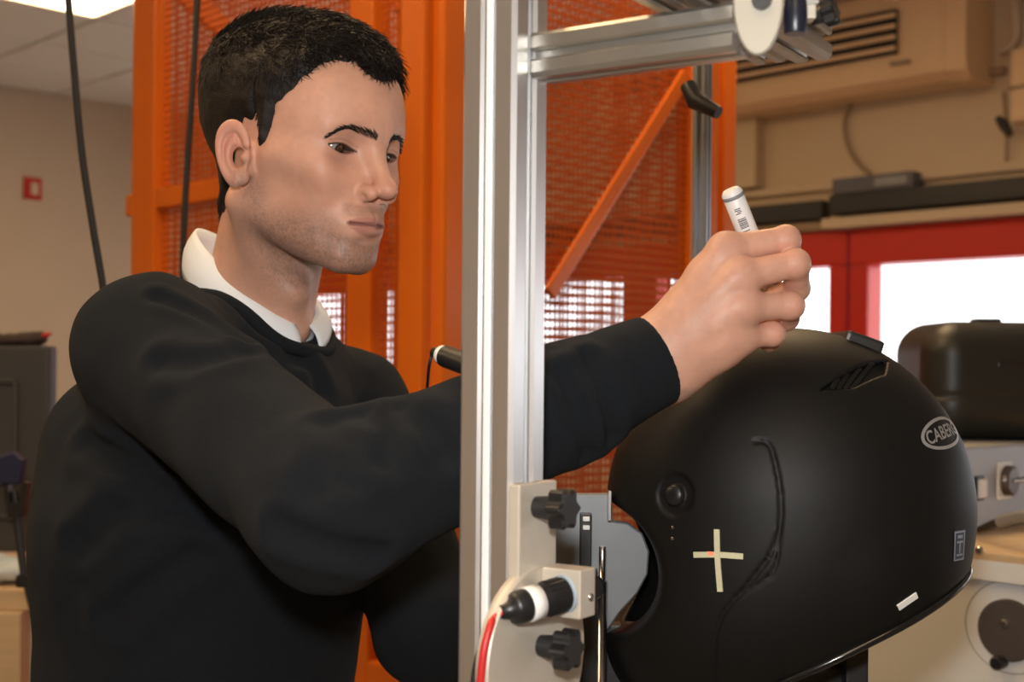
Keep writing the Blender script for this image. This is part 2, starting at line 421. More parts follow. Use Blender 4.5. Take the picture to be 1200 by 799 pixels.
# ---- black blind boxes and beige ledge between wall and window
pz0, pz1 = 2.075, 2.165
us = uvz(on_wall(981, 240))[0]
wbox(MB(), UB[0], us - 0.03, 0.0, 0.07, pz0, pz1 - 0.01, 0.006).build('blind_box', M_black).__class__
tag(bpy.data.objects['blind_box'], 'black roller blind box above the window behind the hand', 'blind box', 'black blind boxes over the windows')
o = wbox(MB(), us + 0.02, 9.6, 0.0, 0.10, pz0 + 0.01, pz1, 0.006).build('blind_box', M_black); tag(o, 'long black roller blind box above the widest red framed window', 'blind box', 'black blind boxes over the windows')
o = wbox(MB(), us - 0.02, 9.6, 0.0, 0.09, 2.032, 2.073, 0.004).build('trim_1', M_wallr); struct(o)
o = wbox(MB(), UB[0], us - 0.03, 0.0, 0.05, 2.032, 2.068, 0.004).build('trim_2', M_brownrail); struct(o)
o = wbox(MB(), UB[0], 9.6, 0.0, 0.03, 2.20, 2.235, 0.004).build('trim_3', M_wallr); struct(o)
g = thing('junction_unit', 'slim grey electrical unit sitting on the black blind box', 'electrical box', W(uvz(on_wall(1038, 214))[0], 0.05, pz1))
ga, gb = uvz(on_wall(990, 214))[0], uvz(on_wall(1084, 212))[0]
wbox(MB(), ga, gb, 0.002, 0.10, pz1 + 0.001, pz1 + 0.065, 0.006).build('housing', mat('slate_plastic', (0.10, 0.10, 0.12), 0.5), g)
wbox(MB(), gb - 0.16, gb - 0.02, 0.097, 0.108, pz1 + 0.015, pz1 + 0.05, 0.002).build('terminal_cover', M_greyplate, g)
tag(MB().tube(bez([on_wall(998, 122, .03), on_wall(990, 140, .02), on_wall(992, 165, .02), on_wall(1003, 188, .02), on_wall(1020, 205, .03)], 24), 0.009, 8).build('wall_cable', M_brownrail), 'thin brown cable hanging from the air conditioner to the grey unit', 'cable')
wc = thing('power_cable', 'dark hanging cable with a black inline connector beside the air conditioner', 'cable', on_wall(1182, 190, .03))
MB().tube(bez([on_wall(1176, 108, .02), on_wall(1178, 130, .03), on_wall(1180, 160, .03), on_wall(1179, 192, .02)], 16), 0.007, 8).build('cord', M_brownrail, wc)
MB().tube([on_wall(1169, 138, .04), on_wall(1176, 146, .04), on_wall(1184, 158, .04)], [0.012, 0.02, 0.012], 10).build('connector', M_black, wc)
tag(MB().tube(bez([on_wall(1186, -20, .03), on_wall(1191, 30, .03), on_wall(1186, 52, .03), on_wall(1172, 60, .03)], 20), 0.018, 10).build('drain_pipe', M_wall), 'bent beige pipe entering the right end of the air conditioner', 'pipe')
tag(MB().tube([on_wall(1160, 84, .03), on_wall(1178, 82, .03)], 0.016, 10).build('pipe_stub', M_brownrail), 'short brown pipe stub between air conditioner and wall box', 'pipe')
tb = thing('wall_box', 'beige box mounted on the wall at the right edge above the window', 'wall box', on_wall(1205, 110, 0.0))
ta, tb2 = uvz(on_wall(1182, 100, 0.13))[0], uvz(on_wall(1250, 100))[0]; z0 = on_wall(1190, 150)[2]; z1 = on_wall(1190, 66)[2]
wbox(MB(), ta, tb2, 0.001, 0.12, z0, z1, 0.012).build('casing', M_ac, tb)
wbox(MB(), ta - 0.004, tb2, 0.115, 0.13, z0 + 0.12, z0 + 0.13).build('lid_seam', M_brownrail, tb)
wbox(MB(), uvz(on_wall(868, 180))[0], uvz(on_wall(896, 180))[0], 0.0, 0.07, 2.24, 2.98, 0.006).build('trim_4', M_wallr); struct(bpy.data.objects['trim_4'])

# ---- red sign on the left wall
def on_left(px, py, off=0.0):
    d = P(px, py, 1.0) - CAM; o = W(off, 0, 0); return CAM + d * (np.dot(o - CAM, A3) / np.dot(d, A3))
sa, sb = on_left(27, 220), on_left(48, 220); va, vb = uvz(sa)[1], uvz(sb)[1]; zc = sa[2]
sg = thing('wall_sign', 'small red sign with a white symbol on the left wall', 'sign', W(0.0, (va + vb) / 2, zc - 0.06))
wbox(MB(), 0.001, 0.012, min(va, vb), max(va, vb), zc - 0.062, zc + 0.062, 0.002).build('plate', mat('sign_red', (0.50, 0.02, 0.01), 0.5), sg)
dv = abs(va - vb)
wbox(MB(), 0.010, 0.016, (va + vb) / 2 - dv * 0.30, (va + vb) / 2 + dv * 0.12, zc - 0.034, zc + 0.034, 0.002).build('symbol', mat('sign_cream', (0.65, 0.50, 0.38), 0.5), sg)

# ------------------------------------------------------------------ orange safety cage
G1 = np.array([-0.70711, 0.70711, 0]); G2 = np.array([0.70711, 0.70711, 0])
K = P(508, 430, 2.2); K[2] = 0
def along(o, e, px, py=300):
    """distance along a face of the cage to the place under a pixel column"""
    d = P(px, py, 1.0) - CAM; d = d / d[1]; # X/Y slope
    k = d[0]; return (k * o[1] - o[0]) / (e[0] - k * e[1])
def zat(pt, py, px=None): # height at a plan position for a pixel row
    d = pt[1]; return CAMZ + (CY - py) / FPX * d + (pt[0]) * math.tan(ROLL)
cage = thing('safety_cage', 'orange steel safety cage with fine mesh panels behind the man', 'cage', K + (G1 + G2) * 0.35)
CT = 2.45
def cpost(o, e, p0, p1, z0=0.0, z1=CT, dep=0.045, name='post', off=0.0, m=None):
    t0, t1 = along(o, e, p0), along(o, e, p1); t0, t1 = min(t0, t1), max(t0, t1); nrm = np.array([-e[1], e[0], 0])
    c = o + e * (t0 + t1) / 2 + nrm * off; c[2] = (z0 + z1) / 2
    return MB().box(c, (t1 - t0, dep, z1 - z0), (e, nrm, Z3), 0.008).build(name, m or M_orange, cage)
def crail(o, e, t0, t1, z, h=0.045, dep=0.04, name='rail', off=0.0):
    nrm = np.array([-e[1], e[0], 0]); c = o + e * (t0 + t1) / 2 + nrm * off; c[2] = z
    return MB().box(c, (abs(t1 - t0), dep, h), (e, nrm, Z3), 0.006).build(name, M_orange, cage)
def cmesh(o, e, t0, t1, z0, z1, pitch=0.0150, bar=0.0042, off=0.0, hp=None, hb=None, m=None):
    """perforated sheet: fine upright and level bars in one part"""
    nrm = np.array([-e[1], e[0], 0]); mb = MB(); L = t1 - t0; hp = hp or pitch; hb = hb or bar
    n = int(L / pitch)
    for i in range(n + 1):
        c = o + e * (t0 + i * L / n) + nrm * off; c[2] = (z0 + z1) / 2; mb.box(c, (bar, 0.0015, z1 - z0), (e, nrm, Z3))
    n = int((z1 - z0) / hp)
    for i in range(n + 1):
        c = o + e * (t0 + t1) / 2 + nrm * (off + 0.0002); c[2] = z0 + i * (z1 - z0) / n; mb.box(c, (L, 0.0017, hb), (e, nrm, Z3))
    q = mb.build('mesh_panel', m or M_orange2, cage); q['kind'] = 'stuff'; return q
tA0, tA1 = along(K, G1, 163), along(K, G1, 190); tB = along(K, G1, 431); tC = along(K, G1, 478)
cpost(K, G1, 163, 190); cpost(K, G1, 417, 446); cpost(K, G1, 477, 506)
tD = along(K, G2, 540); tE0, tE1 = along(K, G2, 801), along(K, G2, 832)
cpost(K, G2, 509, 541); cpost(K, G2, 803, 831)
Lf, Lr = tA0, tE1
FAR_L = K + G1 * tA0; FAR_R = K + G2 * tE1
zr = zat(K + G1 * (tA0 + tA1) / 2, 236); crail(K, G1, tB, tA1 - 0.002, zr)
crail(K, G1, tA0, tA0 + 0.03, zr - 0.005, h=0.05, name='hinge')
cmesh(K, G1, tB + 0.015, tA1, 0.05, CT - 0.05); cmesh(K, G1, tC - 0.005, tB - 0.015, 0.05, CT - 0.05)
cmesh(K, G2, tD - 0.01, tE0 + 0.02, 0.05, CT - 0.05, pitch=0.0125, bar=0.0040, hp=0.0165, hb=0.0066)
for o, e, L in ((K, G1, Lf), (K, G2, Lr), (FAR_L, G2, Lr), (FAR_R, G1, Lf)):
    crail(o, e, 0.02, L - 0.02, CT - 0.02); crail(o, e, 0.02, L - 0.02, 0.06); crail(o, e, 0.04, L - 0.04, 0.9)
# far faces
cmesh(FAR_L, G2, 0.02, Lr - 0.02, 0.05, CT - 0.05, pitch=0.014, bar=0.003); cmesh(FAR_R, G1, 0.02, Lf - 0.02, 1.78, CT - 0.05, pitch=0.014, bar=0.0034)
cmesh(FAR_R, G1, 0.02, Lf - 0.02, 0.05, 1.78, pitch=0.018, bar=0.004)
FF = FAR_L + G2 * Lr; MB().box((FF[0], FF[1], CT / 2), (0.05, 0.05, CT), (G1, G2, Z3), 0.006).build('post', M_orange, cage)
p = P(845, 215, 3.0); MB().box((p[0], p[1], 1.25), (0.05, 0.05, 2.3), (G1, G2, Z3), 0.006).build('post', M_orange, cage)
# braces
b0 = K + G2 * along(K, G2, 800, 90); b0[2] = zat(b0, 88); b1 = K + G2 * along(K, G2, 640, 340); b1[2] = zat(b1, 345)
nr = np.array([-G2[1], G2[0], 0]) * -1
dirb = nn(b1 - b0); upb = np.cross(nr, dirb)
MB().box((b0 + b1) / 2 + nr * 0.008, (np.linalg.norm(b1 - b0), 0.030, 0.012), (dirb, upb, nr), 0.003).build('brace', M_orange, cage)
b0 = FAR_L + G2 * 0.05; b0[2] = 2.35; b1 = FAR_L + G2 * (Lr - 0.05); b1[2] = 1.95; dirb = nn(b1 - b0)
MB().box((b0 + b1) / 2, (np.linalg.norm(b1 - b0), 0.05, 0.02), (dirb, np.cross(G1, dirb), G1), 0.003).build('brace', M_orange, cage)
# pale edge cord with bolts along the right panel
q0 = K + G2 * along(K, G2, 798); q0 = q0 - G1 * 0.03; q1 = q0.copy(); q0[2] = zat(q0, 60); q1[2] = zat(q1, 420)
MB().tube([q0, (q0 + q1) / 2, q1], 0.0045, 8).build('edge_cord', M_wood, cage)
for py in (112, 175, 255, 297):
    q = K + G2 * along(K, G2, 814) - G1 * 0.026; q[2] = zat(q, py)
    MB().lathe(q, -G1, [(0, 0.009), (0.004, 0.009), (0.007, 0.006)], 12).build('bolt', M_white, cage)

# ---- hanging cables on the left
tag(MB().tube(bez([P(77, -40, 1.75), P(85, 60, 1.75), P(95, 170, 1.75), P(108, 260, 1.75), P(122, 345, 1.75), P(130, 420, 1.75), P(140, 640, 1.75)], 60), 0.0052, 8).build('hanging_cable', M_cable), 'thick black cable hanging from the ceiling left of the cage', 'cable')
tag(MB().tube(bez([P(233, -40, 2.2), P(227, 80, 2.2), P(219, 200, 2.2), P(214, 310, 2.2), P(213, 420, 2.2), P(213, 560, 2.2)], 50), 0.0055, 8).build('hanging_cable', M_cable), 'black cable hanging in front of the cage behind the head of the man', 'cable')

# ---- left background: bench, monitor, stand, oddments
bz = 1.02; bc = P(-40, 690, 2.55)
bn = thing('workbench', 'pale wooden workbench at the lower left edge behind the man', 'bench', (bc[0], bc[1], 0))
bc[0] -= 0.085; bc[1] -= 0.05
MB().box((bc[0], bc[1] + 0.15, bz - 0.02), (0.52, 0.46, 0.04), None, 0.004).build('top', M_wood, bn)
for sx in (-0.23, 0.225):
    for sy in (-0.07, 0.37): MB().box((bc[0] + sx, bc[1] + sy, (bz - 0.04) / 2), (0.05, 0.05, bz - 0.04), None, 0.004).build('leg', M_wood, bn)
MB().box((bc[0], bc[1] - 0.075, bz - 0.085), (0.41, 0.02, 0.09), None, 0.003).build('apron', M_wood, bn)
mz = P(20, 645, 2.7); mt = P(63, 405, 2.7); mc = P(-20, 520, 2.7)
mo = thing('monitor', 'dark grey flat monitor seen behind the shoulder at the left edge', 'monitor', (mc[0], mc[1] + 0.02, bz))
xr = mt[0]; xl = xr - 0.5; hh = mt[2] - mz[2]
MB().box(((xl + xr) / 2, mc[1], mz[2] + hh / 2), (xr - xl, 0.05, hh), None, 0.008).build('housing', M_mon, mo)
for q in (((xl + xr) / 2, mc[1] - 0.026, mz[2] + hh - 0.075, 0.36, 0.012), ((xl + xr) / 2, mc[1] - 0.026, mz[2] + 0.075, 0.36, 0.012)):
    MB().box(q[:3], (q[3], 0.01, q[4]), None, 0.003).build('rib', M_mon, mo)
MB().box((xr - 0.07, mc[1] - 0.026, mz[2] + hh / 2), (0.012, 0.01, hh - 0.15), None, 0.003).build('rib', M_mon, mo)
MB().box(((xl + xr) / 2, mc[1] + 0.03, (bz + mz[2] + 0.1) / 2), (0.07, 0.04, mz[2] + 0.1 - bz), None, 0.005).build('stand', M_mon, mo)
MB().prism([(math.cos(a) * 0.12, math.sin(a) * 0.09) for a in np.linspace(0, 2 * math.pi, 24, False)], 0.012, ((xl + xr) / 2, mc[1] + 0.02, bz + 0.006)).build('foot', M_mon, mo)
g = P(22, 398, 2.7)
o = thing('glove', 'dark crumpled work glove lying on top of the monitor', 'glove', (g[0] - 0.02, g[1], mt[2]))
def glove_sdf(p):
    c = np.array([g[0] - 0.02, g[1], mt[2] + 0.012]); d = ell(p, c, (0.05, 0.03, 0.014))
    for k in range(4): d = smin(d, cone(p, c + [-0.03, -0.015 + 0.012 * k, 0], c + [-0.085 - 0.006 * (k % 2), -0.02 + 0.014 * k, -0.002], 0.009, 0.007), 0.008)
    return smin(d, cone(p, c + [0.03, 0, 0], c + [0.065, 0.002, 0.004], 0.018, 0.014), 0.01) + vnoise(p, 70) * 0.002
V, F = nets(glove_sdf, (g[0] - 0.16, g[1] - 0.06, mt[2] - 0.02), (g[0] + 0.1, g[1] + 0.06, mt[2] + 0.06), 0.003)
npmesh('leather', V, F, mat('dark_leather', (0.035, 0.02, 0.016), 0.7, var=0.3), o)
g2 = P(46, 394, 2.68)
tag(MB().tube([P(34, 400, 2.7), P(44, 395, 2.7), P(60, 391, 2.69)], [0.012, 0.008, 0.003], 8).build('screwdriver', M_redcab), 'red handled tool lying on top of the monitor', 'tool')
# microphone-like black stand with clamp in front of the monitor
st = thing('cable_stand', 'black thin stand with clamp in front of the dark monitor', 'stand', (P(60, 799, 2.2)[0], 2.2, 0))
f0 = np.array(P(62, 830, 2.2)); f0b = f0.copy(); f0b[2] = 0.02
MB().tube([f0b, f0, P(45, 745, 2.2), P(30, 680, 2.2)], 0.006, 8).build('pole', M_blackm, st)
MB().tube([P(30, 685, 2.2), P(24, 640, 2.2), P(20, 600, 2.2), P(17, 575, 2.2)], 0.0075, 8).build('upper_pole', M_blackm, st)
MB().box(P(30, 680, 2.2), (0.026, 0.026, 0.022), None, 0.004).build('collar', M_black, st)
MB().prism([(-0.022, 0.03), (-0.014, 0.03), (-0.008, -0.005), (0.008, -0.005), (0.013, 0.03), (0.022, 0.03), (0.014, -0.03), (-0.012, -0.03)], 0.02, P(20, 585, 2.2), ((1, 0, 0), (0, 0, 1), (0, -1, 0))).build('clamp', M_black, st)
MB().prism([(-0.06, 0.012), (0.012, 0.035), (0.03, 0.02), (0.024, -0.02), (-0.02, -0.028), (-0.06, -0.02)], 0.02, P(10, 552, 2.2), ((1, 0, 0), (0, 0, 1), (0, -1, 0)), 0.004).build('head', mat('navy_plastic', (0.01, 0.012, 0.05), 0.5), st)
MB().lathe((f0b[0], f0b[1], 0), Z3, [(0, 0.12), (0.012, 0.12), (0.02, 0.03), (0.03, 0.01)], 24).build('base', M_blackm, st)
pb = P(12, 668, 2.5)
bb = thing('storage_bag', 'blue and white plastic bag lying on the bench below the monitor', 'bag', (pb[0] - 0.05, pb[1], bz))
def bag_sdf(p): return ell(p, (pb[0] - 0.05, pb[1], bz + 0.028), (0.10, 0.06, 0.026)) + vnoise(p, 45) * 0.006
V, F = nets(bag_sdf, (pb[0] - 0.2, pb[1] - 0.12, bz - 0.01), (pb[0] + 0.1, pb[1] + 0.12, bz + 0.1), 0.004)
npmesh('plastic', V, F, mat('blue_white_bag', (0.16, 0.42, 0.62), 0.4, col2=(0.8, 0.8, 0.78), scale=22), bb)
pc = P(44, 690, 2.42)
o = MB().box((pc[0], 2.44, bz + 0.022), (0.05, 0.06, 0.04), ((1, .2, 0), (-.2, 1, 0), (0, 0, 1)), 0.004).build('carton', mat('pale_carton', (0.62, 0.48, 0.40), 0.7)); tag(o, 'small pale carton on the bench end beside the blue bag', 'carton')

# ------------------------------------------------------------------ right background: machine cabinet, control box, case
nA = np.array([-0.70711, -0.70711, 0])     # face normal of the cabinet front
q = P(1165, 640, 1.75); TZ = 1.205
cb = thing('machine_cabinet', 'pale grey machine cabinet with a round dark cover plate behind the helmet', 'cabinet', (*(q[:2] - nA[:2] * 0.3), 0))
cc = q - nA * 0.29; cc[2] = (TZ - 0.02) / 2
MB().box(cc, (1.0, 0.56, TZ - 0.03), (A3, -nA, Z3), 0.006).build('body', M_machine, cb)
e0 = q + nA * 0.0; e0[2] = TZ - 0.30
c2 = q.copy(); c2[2] = TZ - 0.33; MB().box(c2, (1.0, 0.012, 0.64), (A3, -nA, Z3), 0.003).build('front_panel', M_machine, cb)
c3 = q - nA * 0.28; c3[2] = TZ - 0.008; MB().box(c3, (1.02, 0.60, 0.016), (A3, -nA, Z3), 0.003).build('worktop', M_wood, cb)
c4 = q + nA * 0.016; c4[2] = TZ - 0.024; MB().box(c4, (1.0, 0.008, 0.03), (A3, -nA, Z3), 0.002).build('edge_strip', M_machine, cb)
def on_plane(px, py, o, n): d = P(px, py, 1) - CAM; return CAM + d * (np.dot(o - CAM, n) / np.dot(d, n))
fp = q + nA * 0.006
dc = on_plane(1183, 735, fp, nA); 
MB().tube([dc + nA * 0.0005 + (A3 * math.cos(a) + Z3 * math.sin(a)) * 0.062 for a in np.linspace(0, 2 * math.pi, 48, False)], 0.0008, 6, closed=True).build('outline_ring', mat('ring_grey', (0.42, 0.41, 0.39), 0.5), cb)
MB().lathe(on_plane(1183, 738, fp, nA) , nA, [(0.001, 0.042), (0.006, 0.042), (0.008, 0.040)], 40).build('cover_plate', mat('bronze_grey', (0.10, 0.085, 0.08), 0.45, metal=0.4), cb)
MB().lathe(on_plane(1180, 729, fp, nA) + nA * 0.007, nA, [(0, 0.006), (0.004, 0.006), (0.006, 0.004)], 12).build('bolt', M_steel, cb)
MB().lathe(on_plane(1176, 774, fp, nA) + nA * 0.004, nA, [(0, 0.009), (0.02, 0.009), (0.022, 0.007)], 16).build('knob', M_black, cb)
MB().lathe(on_plane(1148, 645, fp + nA * 0.012, nA), nA, [(0, 0.006), (0.003, 0.006), (0.005, 0.004)], 12).build('bolt', M_steel, cb)
# control box, its front runs away to the right
n2 = np.array([0.70711, -0.70711, 0]); d2 = np.array([0.70711, 0.70711, 0])
s0 = P(1165, 612, 1.98); s0[2] = TZ
xb = thing('control_box', 'grey control box with white rocker switch and round dial on the worktop', 'control box', s0 - n2 * 0.1)
bc_ = s0 - n2 * 0.10 + d2 * 0.09; bc_[2] = TZ + 0.066
MB().box(bc_, (0.42, 0.20, 0.13), (d2, n2, Z3), 0.004).build('housing', mat('box_grey', (0.36, 0.37, 0.39), 0.45, metal=0.3), xb)
fo = bc_ + n2 * 0.101
c = on_plane(1147, 572, fo, n2); MB().box(c, (0.026, 0.006, 0.038), (d2, n2, Z3), 0.002).build('switch_bezel', M_black, xb)
MB().prism([(-0.009, -0.014), (0.009, -0.014), (0.009, 0.014), (-0.009, 0.014)], 0.012, c + n2 * 0.004, (d2, Z3, -n2), 0.002).build('rocker_switch', M_white, xb)
c = on_plane(1177, 563, fo, n2); MB().box(c, (0.05, 0.004, 0.06), (d2, n2, Z3), 0.002).build('dial_plate', M_white, xb)
MB().lathe(c + d2 * 0.004, n2, [(0, 0.024), (0.012, 0.023), (0.014, 0.02)], 28).build('dial', mat('dark_dial', (0.12, 0.10, 0.09), 0.3, metal=0.6), xb)
MB().tube([c + n2 * 0.012, on_plane(1206, 558, fo, n2) + n2 * 0.03], 0.004, 8).build('toggle_lever', M_steel, xb)
ca_ = thing('air_hose', 'black hose with chrome fitting lying on the worktop before the control box', 'hose', P(1170, 616, 1.8))
MB().tube([P(1145, 621, 1.86), P(1163, 614, 1.82), P(1174, 611, 1.80)], [0.004, 0.006, 0.007], 10).build('hose', M_cable, ca_)
MB().tube([P(1172, 611.5, 1.80), P(1184, 607, 1.78), P(1212, 602, 1.74)], [0.009, 0.008, 0.008], 12).build('fitting', M_greyplate, ca_)
# black carrying case on the control box
cs = P(1200, 505, 2.2); cs[2] = TZ + 0.132
ks = thing('hard_case', 'black rounded hard case standing on the grey control box', 'case', cs)
hw, hd, hz = 0.20, 0.115, 0.098
def case_sdf(p):
    q = (p - np.array([cs[0], cs[1], cs[2] + hz], np.float32)) ; q = np.abs(q) - np.array([hw - 0.055, hd - 0.055, hz - 0.055], np.float32)
    d = np.linalg.norm(np.maximum(q, 0), axis=1) + np.minimum(q.max(1), 0) - 0.055
    zz = p[:, 2] - (cs[2] + 0.072); return d + 0.004 * np.exp(-(zz / 0.0035) ** 2)
V, F = nets(case_sdf, cs - [hw + .02, hd + .02, .02], cs + [hw + .02, hd + .02, 2 * hz + .02], 0.005)
npmesh('shell', V, F, mat('case_black', (0.014, 0.015, 0.013), 0.42, var=0.2, bump=0.1, bscale=300), ks)
MB().box((P(1150, 378, 2.2)[0], cs[1] - 0.02, cs[2] + 2 * hz + 0.001), (0.045, 0.03, 0.012), None, 0.004).build('latch', M_black, ks)
MB().box((cs[0] + 0.02, cs[1] - hd + 0.003, cs[2] + 0.125), (0.22, 0.008, 0.012), None, 0.003).build('ridge', M_black, ks)
# ------------------------------------------------------------------ aluminium measuring frame
TY = math.radians(33)
DL = np.array([-math.cos(TY), math.sin(TY), 0]); DR = np.array([math.sin(TY), math.cos(TY), 0])   # faces run left-back and right-back
NL = np.array([-math.sin(TY), -math.cos(TY), 0]); NR = np.array([math.cos(TY), -math.sin(TY), 0])  # their normals
S = 0.043
N0 = P(600, 430, 0.84); N0[2] = 0
CC = N0 + (DL + DR) * S / 2
def slot_profile(s, w1=0.0078, lip=0.0018, w2=0.014, dep=0.010, ch=0.0022):
    h = s / 2; side = [(-h + 0.003, -h), (-w1 / 2 - ch, -h), (-w1 / 2, -h + ch), (-w1 / 2, -h + ch + lip), (-w2 / 2, -h + ch + lip), (-w2 / 2 + 0.002, -h + dep), (w2 / 2 - 0.002, -h + dep), (w2 / 2, -h + ch + lip), (w1 / 2, -h + ch + lip), (w1 / 2, -h + ch), (w1 / 2 + ch, -h), (h - 0.003, -h)]
    out = []
    for k in range(4):
        a = k * math.pi / 2; c, sn = round(math.cos(a)), round(math.sin(a)); out += [(c * x - sn * y, sn * x + c * y) for x, y in side]
    return out
fr = thing('measuring_frame', 'upright slotted aluminium profile frame standing in front of the arm', 'frame', (CC[0], CC[1], 0))
TOP = P(760, -60, 0.83)[2]
MB().prism(slot_profile(S), TOP - 0.02, (CC[0], CC[1], TOP / 2 + 0.01), (NR, DR, Z3)).build('column', M_alu, fr)
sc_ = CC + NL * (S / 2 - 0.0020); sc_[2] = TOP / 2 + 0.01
MB().box(sc_ + DL * -0.0006, (0.0052, 0.003, TOP - 0.03), (DL, NL, Z3), 0.0012).build('slot_highlight', mat('slot_highlight_paint', (0.85, 0.86, 0.86), 0.4), fr)  # white strip added in the slot to draw its bright edge highlight
MB().box((CC[0], CC[1], 0.01), (0.2, 0.2, 0.02), (NR, DR, Z3), 0.004).build('base_plate', M_cream, fr)
# level beam that leaves the column to the right
s1 = 0.030
z1 = P(640, 64, 0.855)[2]
ba = CC + NR * (S / 2) + DR * 0.012; bb_ = ba + NR * 0.145; ba[2] = bb_[2] = z1
MB().prism(slot_profile(s1, 0.006, 0.0015, 0.010, 0.007, 0.0015), np.linalg.norm(bb_ - ba), (ba + bb_) / 2, (Z3, np.cross(NR, Z3), NR)).build('beam', mat('dimlit_aluminium', (0.55, 0.54, 0.50), 0.38, metal=0.95), fr)  # dimmer light on the beam put into a darker aluminium colour
# cross beam running back to the right
c1 = P(952, 49, 0.95); c0 = c1 - DR * 0.42; dx = DR; M_shaded = mat('shaded_aluminium', (0.42, 0.39, 0.33), 0.42, metal=0.75)  # cross beams: weak flash light painted in as a darker, browner metal
MB().prism(slot_profile(s1, 0.006, 0.0015, 0.010, 0.007, 0.0015), np.linalg.norm(c1 - c0), (c0 + c1) / 2, (Z3, np.cross(dx, Z3), dx)).build('cross_beam', M_shaded, fr)
c2a = c0 - NR * 0.031; c2b = c1 - NR * 0.031 - dx * 0.005
MB().prism(slot_profile(s1 * 0.9, 0.006, 0.0015, 0.010, 0.007, 0.0015), np.linalg.norm(c2b - c2a), (c2a + c2b) / 2, (Z3, np.cross(dx, Z3), dx)).build('cross_beam', M_shaded, fr)
c3 = (bb_ + c0) / 2 ; 
# slim rear column with clamp
r0 = P(826, 60, 1.62); r1 = P(810, 420, 1.62)
rp = np.array([P(822, 250, 1.62)[0], 1.62, 0])
rear = thing('rear_column', 'slim blue grey aluminium upright behind the raised hand', 'upright', rp)
MB().prism(slot_profile(0.02, 0.005, 0.001, 0.008, 0.005, 0.001), 2.05, (rp[0], rp[1], 1.035), (NR, DR, Z3)).build('column', mat('blue_grey_aluminium', (0.40, 0.43, 0.48), 0.35, metal=0.8), rear)
MB().lathe((rp[0], rp[1], 0.0), Z3, [(0, 0.11), (0.01, 0.11), (0.012, 0.02)], 24).build('base', M_blackm, rear)
k0 = P(806, 100, 1.58); k1 = P(842, 132, 1.55)
MB().tube([k0, P(815, 118, 1.57), k1], [0.010, 0.012, 0.008], 10).build('clamp', M_black, rear)

# ---- lower laser bracket: clamp plate, round plate, block, laser, knobs, red cable
cz = P(625, 618, 0.86)
br = thing('laser_bracket', 'cream metal laser bracket with black knobs clamped low on the aluminium column', 'laser bracket', (CC[0] + 0.02, CC[1], cz[2] - 0.13))
pc0 = CC + NR * (S / 2 + 0.0045); pc0[2] = cz[2]
MB().box(pc0 - DR * 0.001, (0.009, 0.047, 0.062), (NR, DR, Z3), 0.0015).build('clamp_plate', M_cream, br)
def knob(mb_, o, ax, s=1.0):
    """lobed hand knob: stem then six-lobed grip"""
    ax = nn(ax); e1 = nn(np.cross(Z3, ax)); e2 = np.cross(ax, e1)
    pts = [((0.0132 + 0.0020 * math.cos(6 * a)) * s * math.cos(a), (0.0132 + 0.0020 * math.cos(6 * a)) * s * math.sin(a)) for a in np.linspace(0, 2 * math.pi, 48, False)]
    mb_.prism(pts, 0.014 * s, np.asarray(o) + ax * 0.021 * s, (e1, e2, ax), 0.0018 * s)
    return mb_
def knobpair(o, ax, parent, s=1.0):
    k = knob(MB(), o, ax, s).build('knob', M_black, parent)
    MB().lathe(o, ax, [(0, 0.0075 * s), (0.010 * s, 0.0085 * s), (0.015 * s, 0.010 * s)], 20).build('stem', M_blackm, k)
k1p = pc0 + NR * 0.0045 - DR * 0.004; k1p[2] = P(625, 592, 0.86)[2]
knobpair(k1p, NR, br, 0.95)
dcen = P(625, 765, 0.855); dn = NR
dcen = pc0 + NR * 0.0015 - DR * 0.002; dcen[2] = P(625, 768, 0.86)[2]
R = 0.061
MB().lathe(dcen - dn * 0.005, dn, [(0, R - 0.001), (0.001, R), (0.009, R), (0.010, R - 0.001)], 64).build('round_plate', M_cream, br)
kb = dcen + NR * 0.005 + DR * 0.002; kb[2] = P(640, 757, 0.85)[2]
knobpair(kb, NR, br, 0.95)
bl = dcen + NR * 0.020 + DR * 0.012; bl[2] = P(670, 693, 0.85)[2]
bk = MB().box(bl, (0.030, 0.020, 0.032), (NR, DR, Z3), 0.0012).build('laser_block', M_cream, br)
MB().lathe(bl + NR * 0.015 + DR * 0.003 - Z3 * 0.003, NR, [(0, 0.0028), (0.0012, 0.0028), (0.0014, 0.0016)], 12).build('set_screw', M_steel, bk)
lx = nn(-DR - NR * 0.42 - Z3 * 0.16); lo_ = bl - DR * 0.010 + NR * 0.003
MB().lathe(lo_ - lx * 0.001, lx, [(0, 0.0125), (0.002, 0.0125)], 28).build('blue_washer', mat('pale_blue', (0.45, 0.55, 0.65), 0.4), bk)
la = MB().lathe(lo_, lx, [(0, 0.0112), (0.016, 0.0112), (0.017, 0.0108), (0.030, 0.0108), (0.032, 0.0108), (0.040, 0.0106), (0.043, 0.009), (0.044, 0.006), (0.051, 0.0045)], 32).build('laser_body', M_black, br)
MB().lathe(lo_ + lx * 0.0215, lx, [(0, 0.0109), (0.0001, 0.0114), (0.0099, 0.0114), (0.010, 0.0109)], 32).build('white_band', M_white, la)
for k in range(18):
    a = k / 18 * 2 * math.pi; e1 = nn(np.cross(Z3, lx)); e2 = np.cross(lx, e1); rr = e1 * math.cos(a) + e2 * math.sin(a)
    MB().box(lo_ + lx * 0.009 + rr * 0.0113, (0.013, 0.0014, 0.0012), (lx, np.cross(lx, rr), rr)).build('grip_ridge', M_black, la)
le = lo_ + lx * 0.050
MB().tube(bez([le, le + lx * 0.006 - Z3 * 0.003, P(574, 735, 0.805), P(566, 770, 0.80), P(562, 830, 0.80), P(566, 900, 0.81)], 40), 0.0026, 8).build('red_lead', M_redcab, br)
